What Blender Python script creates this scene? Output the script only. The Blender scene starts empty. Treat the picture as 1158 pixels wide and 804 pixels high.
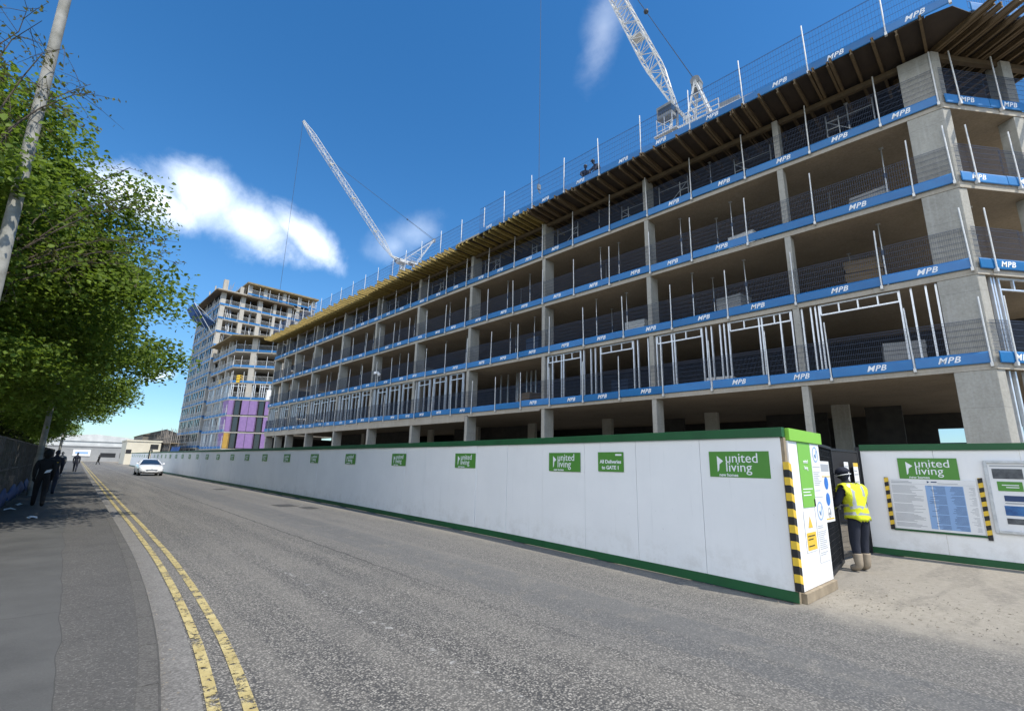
import bpy, bmesh, math, random
from mathutils import Vector, Matrix
import numpy as np
R = random.Random(7)
PI = math.pi
sc = bpy.context.scene
COL = sc.collection

# ------------------------------------------------------------------ helpers
class MB:
    """collects shapes, links them as ONE mesh object"""
    def __init__(s): s.v=[]; s.f=[]; s.m=[]; s.sm=[]
    def add(s, vs, fs, mi=0, smooth=False):
        b=len(s.v); s.v.extend([tuple(q) for q in vs])
        for f in fs:
            s.f.append(tuple(b+i for i in f)); s.m.append(mi); s.sm.append(smooth)
    def box(s, x0,x1,y0,y1,z0,z1, mi=0):
        vs=[(x0,y0,z0),(x1,y0,z0),(x1,y1,z0),(x0,y1,z0),(x0,y0,z1),(x1,y0,z1),(x1,y1,z1),(x0,y1,z1)]
        s.add(vs,[(0,3,2,1),(4,5,6,7),(0,1,5,4),(1,2,6,5),(2,3,7,6),(3,0,4,7)],mi); return s
    def bar(s,p,q,w,h=None,mi=0,up=(0,0,1)):
        h=h or w; p=Vector(p); q=Vector(q); d=(q-p)
        if d.length<1e-6: return s
        d.normalize(); u=Vector(up)
        if abs(d.dot(u))>.98: u=Vector((1,0,0))
        a=d.cross(u).normalized(); b=a.cross(d)
        vs=[]
        for c in (p,q):
            for sa,sb in((-1,-1),(1,-1),(1,1),(-1,1)): vs.append(c+a*sa*w/2+b*sb*h/2)
        s.add(vs,[(3,2,1,0),(4,5,6,7),(0,1,5,4),(1,2,6,5),(2,3,7,6),(3,0,4,7)],mi); return s
    def tube(s,pts,rs,n=8,mi=0,cap=True):
        pts=[Vector(q) for q in pts]
        if not isinstance(rs,(list,tuple)): rs=[rs]*len(pts)
        vs=[];a=None
        for i,c in enumerate(pts):
            d=(pts[min(i+1,len(pts)-1)]-pts[max(i-1,0)]).normalized()
            if a is None:
                u=Vector((0,0,1)) if abs(d.z)<.9 else Vector((1,0,0)); a=d.cross(u).normalized()
            a=(a-d*a.dot(d)).normalized(); b=d.cross(a)
            for k in range(n):
                t=2*PI*k/n; vs.append(c+(a*math.cos(t)+b*math.sin(t))*rs[i])
        fs=[]
        for i in range(len(pts)-1):
            for k in range(n):
                k2=(k+1)%n; fs.append((i*n+k,i*n+k2,(i+1)*n+k2,(i+1)*n+k))
        s.add(vs,fs,mi,n>5)
        if cap: s.add([vs[k] for k in range(n)],[tuple(range(n-1,-1,-1))],mi); s.add(vs[-n:],[tuple(range(n))],mi)
        return s
    def prism(s,poly,z0,z1,mi=0):
        n=len(poly); vs=[(x,y,z0) for x,y in poly]+[(x,y,z1) for x,y in poly]
        fs=[tuple(range(n-1,-1,-1)),tuple(range(n,2*n))]+[(i,(i+1)%n,n+(i+1)%n,n+i) for i in range(n)]
        s.add(vs,fs,mi); return s
    def loft(s,rings,mi=0,closed=True,cap=True,smooth=True):
        n=len(rings[0]); vs=[q for r in rings for q in r]; fs=[]
        for i in range(len(rings)-1):
            for k in range(n if closed else n-1):
                k2=(k+1)%n; fs.append((i*n+k,i*n+k2,(i+1)*n+k2,(i+1)*n+k))
        s.add(vs,fs,mi,smooth)
        if cap and closed: s.add(rings[0],[tuple(range(n-1,-1,-1))],mi); s.add(rings[-1],[tuple(range(n))],mi)
        return s
    def ball(s,c,r,nu=12,nv=8,mi=0):
        if not isinstance(r,(tuple,list)): r=(r,r,r)
        rings=[]
        for j in range(nv+1):
            ph=-PI/2+PI*j/nv
            rr=max(math.cos(ph),.02)
            rings.append([(c[0]+r[0]*rr*math.cos(2*PI*k/nu),c[1]+r[1]*rr*math.sin(2*PI*k/nu),c[2]+r[2]*math.sin(ph)) for k in range(nu)])
        return s.loft(rings,mi)
    def mesh(s,name,mats):
        me=bpy.data.meshes.new(name); me.from_pydata(s.v,[],s.f)
        for m in (mats if isinstance(mats,(list,tuple)) else [mats]): me.materials.append(m)
        me.polygons.foreach_set('material_index',s.m); me.polygons.foreach_set('use_smooth',s.sm)
        me.update(); return me
    def build(s,name,mats,parent=None,bevel=0):
        return link(name,s.mesh(name,mats),parent,bevel)
def link(name,me,parent=None,bevel=0):
    o=bpy.data.objects.new(name,me); COL.objects.link(o)
    if parent: o.parent=parent
    if bevel:
        b=o.modifiers.new('bevel','BEVEL'); b.width=bevel; b.segments=2; b.limit_method='ANGLE'
    return o
def tag(o,label=None,cat=None,group=None,kind=None):
    if label: o['label']=label
    if cat: o['category']=cat
    if group: o['group']=group
    if kind: o['kind']=kind
    return o
def thing(name,label,cat,loc=(0,0,0),rz=0,group=None):
    o=bpy.data.objects.new(name,None); COL.objects.link(o); o.empty_display_size=.3
    o.location=loc; o.rotation_euler=(0,0,rz); return tag(o,label,cat,group)
def struct(o): o['kind']='structure'; return o
def copy_tree(o,parent=None):
    c=o.copy(); COL.objects.link(c)
    if parent: c.parent=parent
    for ch in list(o.children): copy_tree(ch,c)
    return c
ORD=['first','second','third','fourth','fifth','sixth','seventh','eighth','ninth','tenth','eleventh','twelfth','thirteenth','fourteenth','fifteenth','sixteenth','seventeenth','eighteenth','nineteenth','twentieth']
def nth(i):
    if i<20: return ORD[i]
    if i<29: return 'twenty-'+ORD[i-20]
    if i==29: return 'thirtieth'
    if i<39: return 'thirty-'+ORD[i-30]
    return 'fortieth'

# ------------------------------------------------------------------ materials
def mat(name,col=(.5,.5,.5),rough=.7,metal=0,noise=None,bump=0,bscale=40,spec=.5,detail=6,scale=3,space='Object',coat=0):
    m=bpy.data.materials.new(name); m.use_nodes=True; nt=m.node_tree; b=nt.nodes['Principled BSDF']
    b.inputs['Base Color'].default_value=(*col,1); b.inputs['Roughness'].default_value=rough; b.inputs['Metallic'].default_value=metal
    b.inputs['Specular IOR Level'].default_value=spec; b.inputs['Coat Weight'].default_value=coat
    if noise or bump:
        tc=nt.nodes.new('ShaderNodeTexCoord')
    if noise:
        n=nt.nodes.new('ShaderNodeTexNoise'); n.inputs['Scale'].default_value=scale; n.inputs['Detail'].default_value=detail; n.inputs['Roughness'].default_value=.65
        nt.links.new(tc.outputs[space],n.inputs['Vector'])
        r=nt.nodes.new('ShaderNodeValToRGB'); r.color_ramp.elements[0].position=.3; r.color_ramp.elements[1].position=.7
        r.color_ramp.elements[0].color=(*noise,1); r.color_ramp.elements[1].color=(*col,1)
        nt.links.new(n.outputs['Fac'],r.inputs['Fac']); nt.links.new(r.outputs['Color'],b.inputs['Base Color'])
    if bump:
        n2=nt.nodes.new('ShaderNodeTexNoise'); n2.inputs['Scale'].default_value=bscale; n2.inputs['Detail'].default_value=5
        nt.links.new(tc.outputs[space],n2.inputs['Vector'])
        bp=nt.nodes.new('ShaderNodeBump'); bp.inputs['Strength'].default_value=bump; bp.inputs['Distance'].default_value=.02
        nt.links.new(n2.outputs['Fac'],bp.inputs['Height']); nt.links.new(bp.outputs['Normal'],b.inputs['Normal'])
    return m
class NT:
    """tiny node helper"""
    def __init__(s,m): s.m=m; s.nt=m.node_tree
    def n(s,t,**k):
        nd=s.nt.nodes.new(t)
        for a,b in k.items(): setattr(nd,a,b)
        return nd
    def l(s,a,b): s.nt.links.new(a,b)
    def val(s,v,sock):
        if hasattr(v,'is_output'): s.l(v,sock)
        else: sock.default_value=v
    def math(s,op,a,b=0,c=None):
        nd=s.n('ShaderNodeMath',operation=op); s.val(a,nd.inputs[0]); s.val(b,nd.inputs[1])
        if c is not None: s.val(c,nd.inputs[2])
        return nd.outputs[0]
    def noise(s,vec,scale,detail=5,rough=.6,dist=0):
        nd=s.n('ShaderNodeTexNoise'); nd.inputs['Scale'].default_value=scale; nd.inputs['Detail'].default_value=detail; nd.inputs['Roughness'].default_value=rough; nd.inputs['Distortion'].default_value=dist
        s.l(vec,nd.inputs['Vector']); return nd.outputs['Fac']
    def ramp(s,f,stops):
        nd=s.n('ShaderNodeValToRGB'); e=nd.color_ramp.elements
        while len(e)<len(stops): e.new(.5)
        for el,(p,c) in zip(e,stops):
            el.position=p; el.color=(*c,1) if isinstance(c,(tuple,list)) else (c,c,c,1)
        s.l(f,nd.inputs['Fac']); return nd.outputs['Color']
    def mix(s,f,a,b,mode='MIX'):
        nd=s.n('ShaderNodeMix',data_type='RGBA',blend_type=mode)
        s.val(f,nd.inputs[0])
        for v,i in((a,6),(b,7)):
            if hasattr(v,'is_output'): s.l(v,nd.inputs[i])
            else: nd.inputs[i].default_value=(*v,1)
        return nd.outputs[2]
    def sstep(s,x,a,b):
        nd=s.n('ShaderNodeMapRange',interpolation_type='SMOOTHSTEP'); s.val(x,nd.inputs[0]); nd.inputs[1].default_value=a; nd.inputs[2].default_value=b
        return nd.outputs[0]
    def mapping(s,vec,scale=(1,1,1)):
        nd=s.n('ShaderNodeMapping'); nd.inputs['Scale'].default_value=scale; s.l(vec,nd.inputs['Vector']); return nd.outputs[0]

def concrete_mat(name,dark,light,streak=.5):
    m=mat(name,light,.85); t=NT(m); b=t.nt.nodes['Principled BSDF']
    o=t.n('ShaderNodeTexCoord').outputs['Object']
    big=t.noise(o,.7,6,.65); fine=t.noise(o,14,6,.7); st=t.noise(t.mapping(o,(5,5,.35)),1.6,5,.6)
    c=t.ramp(big,[(.3,dark),(.7,light)])
    c=t.mix(t.math('MULTIPLY',t.sstep(st,.48,.72),streak),c,(.44,.43,.40))
    c=t.mix(t.math('MULTIPLY',t.sstep(t.noise(t.mapping(o,(3,3,.2)),1.1,4),.56,.78),.45),c,tuple(x*.55 for x in dark))
    c=t.mix(.22,c,t.ramp(fine,[(.3,.12),(.7,.5)]))
    # shutter-board joint lines
    z=t.n('ShaderNodeSeparateXYZ'); t.l(o,z.inputs[0])
    jl=t.math('LESS_THAN',t.math('FRACT',t.math('MULTIPLY',z.outputs[2],.83)),.012)
    c=t.mix(t.math('MULTIPLY',jl,.35),c,(.1,.1,.1))
    t.l(c,b.inputs['Base Color'])
    bp=t.n('ShaderNodeBump'); bp.inputs['Strength'].default_value=.35; bp.inputs['Distance'].default_value=.02; t.l(fine,bp.inputs['Height']); t.l(bp.outputs[0],b.inputs['Normal'])
    return m
M={}
M['concrete']=concrete_mat('concrete_grey',(.27,.26,.225),(.42,.41,.36))
M['slab']=concrete_mat('concrete_slab',(.31,.275,.215),(.43,.39,.32),.4)
M['tower_conc']=concrete_mat('concrete_pale',(.36,.33,.28),(.46,.43,.37),.3)
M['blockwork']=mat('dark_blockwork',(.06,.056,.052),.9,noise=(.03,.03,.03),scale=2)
M['blue']=mat('blue_board',(.010,.17,.44),.5,noise=(.012,.13,.36),scale=1.3,bump=.15,bscale=6)
M['blue_dark']=mat('blue_sheet',(.010,.03,.075),.8,noise=(.006,.018,.045),scale=2)
M['letter']=mat('white_lettering',(.82,.84,.86),.6)
M['galv']=mat('galvanised_steel',(.62,.64,.66),.45,.55,noise=(.42,.44,.46),scale=8)
M['postw']=mat('pale_steel_post',(.74,.75,.75),.45,.2,noise=(.55,.55,.53),scale=6)
M['stud']=mat('bright_steel_stud',(.74,.77,.80),.35,.45,noise=(.6,.62,.65),scale=5)
M['wire']=mat('mesh_wire',(.06,.085,.14),.6,.3)
M['wire_roof']=mat('roof_mesh_wire',(.05,.10,.22),.6,.3)
M['timber']=mat('formwork_timber',(.40,.30,.085),.7,noise=(.20,.15,.05),scale=2.5)
M['timber_shaded']=mat('shaded_joist',(.15,.105,.055),.8,noise=(.09,.065,.035),scale=3)  # near joists: shade under the deck painted into darker timber; stacks share it
M['timber_mid']=mat('greyed_formwork_timber',(.27,.21,.10),.8,noise=(.14,.11,.06),scale=1.5)
M['timber_dk']=mat('waling_timber',(.12,.088,.05),.8,noise=(.07,.05,.03),scale=3)
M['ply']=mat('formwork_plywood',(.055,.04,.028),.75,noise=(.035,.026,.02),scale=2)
M['soffit']=concrete_mat('concrete_soffit',(.20,.15,.09),(.29,.225,.14),.08)  # brown bounce light and interior shade put into the concrete colour
M['white_crane']=mat('white_crane_paint',(.66,.67,.66),.5,noise=(.44,.44,.43),scale=1.2)
M['grey_paint']=mat('grey_machine_paint',(.22,.24,.25),.6,noise=(.14,.15,.16),scale=2)
M['rope']=mat('steel_rope',(.05,.055,.06),.6,.4)
M['green']=mat('dark_green_paint',(.012,.105,.032),.55,noise=(.010,.075,.024),scale=2)
M['sign_green']=mat('sign_green',(.085,.27,.04),.45,noise=(.075,.24,.035),scale=3)
M['lime']=mat('lime_green',(.22,.50,.045),.5)
M['lime2']=mat('bright_green_panel',(.18,.46,.06),.5)
M['black']=mat('black_paint',(.012,.012,.013),.6)
M['yellow']=mat('hazard_yellow',(.72,.48,.04),.55)
M['paper']=mat('white_panel',(.78,.79,.80),.55,noise=(.70,.71,.72),scale=2)
M['grey_txt']=mat('grey_print',(.35,.37,.40),.7)
M['blue_txt']=mat('blue_print',(.25,.40,.66),.7)
M['dkblue']=mat('dark_blue_print',(.02,.05,.14),.5)
M['sky_print']=mat('blue_photo_print',(.04,.17,.42),.4,noise=(.02,.07,.22),scale=9)
M['dark_print']=mat('dark_photo_print',(.03,.035,.045),.4,noise=(.12,.13,.14),scale=9)
M['safety_blue']=mat('safety_blue',(.02,.16,.55),.5)
M['wood']=mat('weathered_batten',(.33,.27,.19),.85,noise=(.2,.16,.11),scale=5)
M['dark_mesh']=mat('dark_gate_steel',(.022,.024,.028),.6,.3)
M['dark_net']=mat('black_netting',(.010,.011,.014),.9)
M['purple']=mat('purple_board',(.26,.165,.37),.75,noise=(.20,.125,.30),scale=2)
M['ochre']=mat('ochre_board',(.48,.30,.06),.8,noise=(.33,.2,.04),scale=3)
M['glass']=mat('dark_glass',(.03,.04,.05),.1,spec=.7)
M['window_frame']=mat('anthracite_frame',(.03,.032,.036),.5)
M['bluenet']=mat('blue_net',(.018,.09,.30),.85,noise=(.012,.055,.2),scale=2)
M['scaff']=mat('rusty_scaffold',(.20,.17,.14),.8,noise=(.3,.28,.26),scale=4)
M['lamp']=mat('weathered_lamp_column',(.30,.30,.28),.7,noise=(.13,.13,.11),scale=4)
M['cream']=mat('cream_render',(.62,.59,.50),.8,noise=(.54,.51,.42),scale=.7)
M['brown_clad']=mat('brown_cladding',(.16,.145,.12),.8,noise=(.12,.105,.09),scale=.6)
M['wallgrey']=mat('grey_wall',(.32,.33,.34),.8,noise=(.24,.25,.26),scale=.4)
M['roofw']=mat('pale_roof',(.60,.62,.62),.6,noise=(.42,.44,.45),scale=.5)
M['skin']=mat('skin',(.46,.27,.20),.55,spec=.3)
M['blackcloth']=mat('black_cloth',(.006,.006,.007),.9,bump=.4,bscale=18)
M['navy']=mat('navy_cloth',(.016,.02,.035),.9,bump=.4,bscale=18)
M['hivis']=mat('hi_vis_yellow',(.66,.72,.02),.75,bump=.9,bscale=9,noise=(.55,.60,.02),scale=6)
M['reflect']=mat('reflective_tape',(.42,.44,.44),.35,.3)
M['boot']=mat('tan_boot',(.34,.29,.22),.8,noise=(.24,.19,.14),scale=12)
M['greycloth']=mat('grey_cloth',(.20,.21,.23),.9)
M['orange']=mat('orange_plastic',(.65,.16,.03),.5)
M['carpaint']=mat('silver_car_paint',(.80,.81,.82),.3,.1,coat=.6)
M['carglass']=mat('car_glass',(.015,.03,.06),.06,spec=.8)
M['tyre']=mat('tyre_rubber',(.015,.015,.016),.85)
M['rim']=mat('alloy_rim',(.5,.51,.52),.35,.8)
M['lens']=mat('headlight_lens',(.75,.78,.8),.12,.3)
M['bark']=mat('bark',(.085,.07,.055),.95,noise=(.04,.033,.026),scale=6,bump=.6,bscale=14)
M['tarp']=mat('blue_tarpaulin',(.015,.055,.17),.7,noise=(.015,.05,.15),scale=3,bump=.4,bscale=5)
M['fence']=mat('weathered_fence_steel',(.16,.15,.14),.75,.3,noise=(.08,.07,.06),scale=5)
M['iron']=mat('cast_iron',(.045,.045,.045),.7,noise=(.08,.078,.075),scale=12)
def leaf_mat(name,a,b,tr):
    m=bpy.data.materials.new(name); m.use_nodes=True; t=NT(m); t.nt.nodes.remove(t.nt.nodes['Principled BSDF'])
    out=t.nt.nodes['Material Output']; gi=t.n('ShaderNodeNewGeometry')
    c=t.ramp(gi.outputs['Random Per Island'],[(0,a),(.75,b),(1,tuple(x*1.35 for x in b))])
    d=t.n('ShaderNodeBsdfPrincipled'); d.inputs['Roughness'].default_value=.55; d.inputs['Specular IOR Level'].default_value=.25; t.l(c,d.inputs['Base Color'])
    tl=t.n('ShaderNodeBsdfTranslucent'); t.l(t.mix(.5,c,tr),tl.inputs['Color'])
    mx=t.n('ShaderNodeMixShader'); mx.inputs[0].default_value=.45; t.l(d.outputs[0],mx.inputs[1]); t.l(tl.outputs[0],mx.inputs[2]); t.l(mx.outputs[0],out.inputs['Surface'])
    return m
M['leaf']=leaf_mat('maple_leaves',(.070,.120,.014),(.135,.200,.030),(.24,.36,.03))
M['leaf2']=leaf_mat('brown_young_leaves',(.07,.065,.025),(.10,.11,.035),(.15,.16,.03))
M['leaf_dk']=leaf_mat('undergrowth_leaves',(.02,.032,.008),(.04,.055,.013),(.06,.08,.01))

t=NT(M['blue']); bb=t.nt.nodes['Principled BSDF']; lk=bb.inputs['Base Color'].links[0].from_socket
oi=t.n('ShaderNodeObjectInfo'); hv=t.n('ShaderNodeHueSaturation'); t.l(lk,hv.inputs['Color']); t.l(t.math('MULTIPLY_ADD',oi.outputs['Random'],.4,.75),hv.inputs['Value']); t.l(t.math('MULTIPLY_ADD',oi.outputs['Random'],-.10,1.04),hv.inputs['Saturation'])
gg=t.n('ShaderNodeTexCoord').outputs['Object']; t.l(t.mix(t.math('MULTIPLY',t.sstep(t.noise(gg,3.5,6,.7),.55,.75),.16),hv.outputs[0],(.2,.25,.30)),bb.inputs['Base Color'])
# painted white hoarding board: faint runs, scuffs and patched paint
def hoarding_mat():
    m=mat('white_painted_board',(.7,.72,.74),.6); t=NT(m); b=t.nt.nodes['Principled BSDF']
    o=t.n('ShaderNodeTexCoord').outputs['Object']
    c=t.ramp(t.noise(o,1.2,5),[(.3,(.80,.805,.81)),(.7,(.85,.853,.855))])
    st=t.noise(t.mapping(o,(9,9,.5)),1.3,5,.65)
    c=t.mix(t.math('MULTIPLY',t.sstep(st,.56,.74),.5),c,(.82,.83,.84))
    c=t.mix(t.math('MULTIPLY',t.sstep(st,.42,.26),.2),c,(.52,.53,.53))
    z=t.n('ShaderNodeSeparateXYZ'); t.l(o,z.inputs[0])
    low=t.math('MULTIPLY',t.sstep(z.outputs[2],.75,.18),t.sstep(t.noise(o,3.2,6,.7),.42,.68))
    c=t.mix(t.math('MULTIPLY',low,.28),c,(.45,.42,.37))
    sp=t.sstep(t.noise(o,22,3),.73,.78); c=t.mix(t.math('MULTIPLY',sp,.6),c,(.3,.3,.3))
    t.l(c,b.inputs['Base Color'])
    bp=t.n('ShaderNodeBump'); bp.inputs['Strength'].default_value=.25; bp.inputs['Distance'].default_value=.02; t.l(st,bp.inputs['Height']); t.l(bp.outputs[0],b.inputs['Normal'])
    return m
M['hoard']=hoarding_mat()

def road_mat():
    m=mat('asphalt_road',(.1,.1,.1),.9); t=NT(m); b=t.nt.nodes['Principled BSDF']
    g=t.n('ShaderNodeTexCoord').outputs['Object']; s=t.n('ShaderNodeSeparateXYZ'); t.l(g,s.inputs[0]); X,Y=s.outputs[0],s.outputs[1]
    vo=t.n('ShaderNodeTexVoronoi'); vo.inputs['Scale'].default_value=62; t.l(g,vo.inputs['Vector'])
    vc=t.n('ShaderNodeSeparateColor'); t.l(vo.outputs['Color'],vc.inputs[0])
    stone=t.ramp(vc.outputs[0],[(0,(.062,.059,.054)),(.38,(.142,.135,.122)),(.75,(.25,.238,.213)),(1,(.38,.36,.32))])
    stone=t.mix(t.sstep(vo.outputs['Distance'],.3,.75),stone,(.045,.045,.045))
    big=t.noise(g,.45,6,.6); mid=t.noise(g,2.5,6,.65); lng=t.noise(t.mapping(g,(1.6,.06,1)),1.4,4)
    c=t.mix(t.math('MULTIPLY',t.sstep(lng,.4,.65),.36),stone,(.215,.203,.18))
    c=t.mix(t.math('MULTIPLY',t.sstep(big,.45,.7),.25),c,(.06,.062,.065))
    xs=t.math('ADD',X,t.math('MULTIPLY',t.math('SUBTRACT',mid,.5),.16))
    # older, paler lane by the hoarding beyond the joint, tar-sealed joint line
    c=t.mix(t.math('MULTIPLY',t.sstep(xs,4.02,4.10),.30),c,(.16,.155,.145))
    seam=t.math('LESS_THAN',t.math('ABSOLUTE',t.math('SUBTRACT',xs,4.05)),.022)
    c=t.mix(t.math('MULTIPLY',t.math('MULTIPLY',seam,t.sstep(Y,4.5,9)),.7),c,(.03,.03,.03))
    # repair trench between 4.6 and 5.3
    tr=t.math('MULTIPLY',t.sstep(xs,4.5,4.55),t.sstep(xs,5.55,5.5))
    c=t.mix(t.math('MULTIPLY',tr,t.math('MULTIPLY',t.sstep(mid,.35,.5),.4)),c,(.085,.09,.095))
    # dust of the site entrance spilling onto the road
    edge=t.math('ADD',X,t.math('ADD',t.math('MULTIPLY',t.math('SUBTRACT',big,.5),1.3),t.math('MULTIPLY',t.math('SUBTRACT',mid,.5),1.1)))
    dust=t.math('MULTIPLY',t.sstep(edge,6.3,8.1),t.sstep(Y,8.5,1.2))
    dn=t.noise(g,9,9,.8)
    dcol=t.ramp(dn,[(.28,(.14,.125,.10)),(.48,(.30,.275,.23)),(.72,(.43,.40,.345))])
    muck=t.noise(t.mapping(g,(.5,1.7,1)),1.1,5,.6,.6)
    dcol=t.mix(t.math('MULTIPLY',t.math('MULTIPLY',t.sstep(muck,.47,.62),t.sstep(t.noise(g,13,6,.75),.40,.56)),.8),dcol,(.095,.088,.078))
    c=t.mix(t.math('MULTIPLY',dust,t.sstep(t.noise(g,38,3,.7),.18,.42)),c,dcol)
    # thin dusty margin all along the foot of the hoarding
    c=t.mix(t.math('MULTIPLY',t.sstep(edge,6.7,7.7),.55),c,(.24,.22,.185))
    # pale scuff line
    sc1=t.math('MULTIPLY',t.math('LESS_THAN',t.math('ABSOLUTE',t.math('SUBTRACT',xs,2.72)),.05),t.sstep(t.noise(g,9,5,.7),.56,.66))
    c=t.mix(t.math('MULTIPLY',sc1,.5),c,(.5,.5,.48))
    t.l(c,b.inputs['Base Color'])
    bp=t.n('ShaderNodeBump'); bp.inputs['Strength'].default_value=.55; bp.inputs['Distance'].default_value=.012
    t.l(t.math('ADD',t.math('MULTIPLY',vc.outputs[0],.6),dn),bp.inputs['Height']); t.l(bp.outputs[0],b.inputs['Normal'])
    return m
M['road']=road_mat()
def pave_mat():
    m=mat('tarmac_pavement',(.1,.1,.1),.9); t=NT(m); b=t.nt.nodes['Principled BSDF']
    g=t.n('ShaderNodeTexCoord').outputs['Object']; s=t.n('ShaderNodeSeparateXYZ'); t.l(g,s.inputs[0]); X,Y=s.outputs[0],s.outputs[1]
    mid=t.noise(g,1.5,6,.65); fine=t.noise(g,70,4,.7); wob=t.noise(t.mapping(g,(0,.35,0)),1.0,3)
    vo=t.n('ShaderNodeTexVoronoi'); vo.inputs['Scale'].default_value=90; t.l(g,vo.inputs['Vector'])
    vc=t.n('ShaderNodeSeparateColor'); t.l(vo.outputs['Color'],vc.inputs[0])
    a=t.mix(.6,t.ramp(mid,[(.32,(.05,.048,.045)),(.68,(.10,.096,.088))]),t.ramp(vc.outputs[0],[(0,(.04,.039,.037)),(.85,(.09,.088,.083)),(1,(.2,.19,.18))]))
    sm=t.mix(.3,t.ramp(mid,[(.32,(.048,.049,.047)),(.68,(.088,.089,.085))]),t.ramp(fine,[(.3,.04),(.7,.11)]))
    e=t.math('ADD',X,t.math('MULTIPLY',t.math('SUBTRACT',wob,.5),.22))
    c=t.mix(t.sstep(e,.20,.215),sm,a)
    crack=t.math('LESS_THAN',t.math('ABSOLUTE',t.math('SUBTRACT',e,.207)),.0035)
    tj=t.math('LESS_THAN',t.math('ABSOLUTE',t.math('SUBTRACT',t.math('FRACT',t.math('ADD',t.math('MULTIPLY',Y,.21),t.math('MULTIPLY',mid,.06))),.5)),.0016)
    c=t.mix(t.math('MULTIPLY',t.math('MAXIMUM',crack,tj),.75),c,(.035,.035,.033))
    dirt=t.math('MULTIPLY',t.sstep(X,-.7,-1.15),t.sstep(t.noise(g,4,6),.4,.6)); c=t.mix(dirt,c,(.07,.055,.035))
    t.l(c,b.inputs['Base Color'])
    bp=t.n('ShaderNodeBump'); bp.inputs['Strength'].default_value=.4; bp.inputs['Distance'].default_value=.01; t.l(fine,bp.inputs['Height']); t.l(bp.outputs[0],b.inputs['Normal'])
    return m
M['pave']=pave_mat()
def grain_mat(name,a,b_,sc_):
    m=mat(name,b_,.92); t=NT(m); b=t.nt.nodes['Principled BSDF']; g=t.n('ShaderNodeTexCoord').outputs['Object']
    vo=t.n('ShaderNodeTexVoronoi'); vo.inputs['Scale'].default_value=sc_; t.l(g,vo.inputs['Vector']); vc=t.n('ShaderNodeSeparateColor'); t.l(vo.outputs['Color'],vc.inputs[0])
    c=t.ramp(t.noise(g,1.7,6,.68),[(.3,a),(.7,b_)])
    c=t.mix(.45,c,t.ramp(vc.outputs[0],[(0,tuple(x*.45 for x in a)),(.7,b_),(1,tuple(x*1.7 for x in b_))]))
    c=t.mix(t.math('MULTIPLY',t.sstep(t.noise(g,6,7,.75),.55,.7),.5),c,tuple(x*.5 for x in a))
    t.l(c,b.inputs['Base Color']); bp=t.n('ShaderNodeBump'); bp.inputs['Strength'].default_value=.4; bp.inputs['Distance'].default_value=.01; t.l(vc.outputs[0],bp.inputs['Height']); t.l(bp.outputs[0],b.inputs['Normal']); return m
M['kerb']=grain_mat('kerb_concrete',(.065,.062,.057),(.105,.101,.093),90)
M['channel']=grain_mat('channel_concrete',(.135,.13,.122),(.19,.184,.172),75)
def yline_mat():
    m=mat('worn_yellow_paint',(.55,.38,.07),.8); t=NT(m); b=t.nt.nodes['Principled BSDF']
    g=t.n('ShaderNodeTexCoord').outputs['Object']
    c=t.ramp(t.noise(g,5,6,.7),[(.3,(.33,.26,.10)),(.7,(.50,.42,.20))]); c=t.mix(t.sstep(t.noise(g,34,5,.75),.58,.66),c,(.13,.125,.11)); t.l(c,b.inputs['Base Color'])
    out=t.nt.nodes['Material Output']; tr=t.n('ShaderNodeBsdfTransparent'); mx=t.n('ShaderNodeMixShader')
    hole=t.math('MAXIMUM',t.sstep(t.noise(g,3.1,9,.85),.53,.565),t.sstep(t.noise(g,15,6,.75),.565,.60))
    t.l(hole,mx.inputs[0]); t.l(b.outputs[0],mx.inputs[1]); t.l(tr.outputs[0],mx.inputs[2]); t.l(mx.outputs[0],out.inputs['Surface'])
    return m
M['yline']=yline_mat()
M['grit']=mat('pale_grit',(.30,.27,.22),.95,noise=(.16,.14,.11),scale=9)
M['grit_dk']=mat('dark_grit',(.09,.08,.07),.95)
M['dirt']=mat('site_dirt',(.30,.265,.21),.95,noise=(.20,.175,.135),scale=.6,bump=.5,bscale=3)

# text as mesh, cached: reads along local +x, up +z, faces -y (mirrored by frame() when needed)
TXT={}
def text_mesh(s,size,m,bold=0,shear=0,spacing=1,align='CENTER'):
    key=(s,size,m.name,bold,shear,spacing,align)
    if key in TXT: return TXT[key]
    cu=bpy.data.curves.new('lettering','FONT'); cu.body=s; cu.size=size; cu.align_x=align; cu.align_y='CENTER'; cu.offset=bold; cu.shear=shear; cu.space_character=spacing; cu.extrude=.002; cu.resolution_u=3
    o=bpy.data.objects.new('lettering',cu); COL.objects.link(o); bpy.context.view_layer.update()
    me=bpy.data.meshes.new_from_object(o.evaluated_get(bpy.context.evaluated_depsgraph_get()))
    bpy.data.objects.remove(o)
    me.materials.clear(); me.materials.append(m); TXT[key]=me; return me
def text_obj(name,s,size,m,loc,parent,face='+y',**k):
    o=link(name,text_mesh(s,size,m,**k),parent); o.location=loc
    # face '+y': reads toward local -x, up z, normal +y
    o.rotation_euler=(PI/2,0,PI) if face=='+y' else (PI/2,0,0)
    return o

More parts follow.
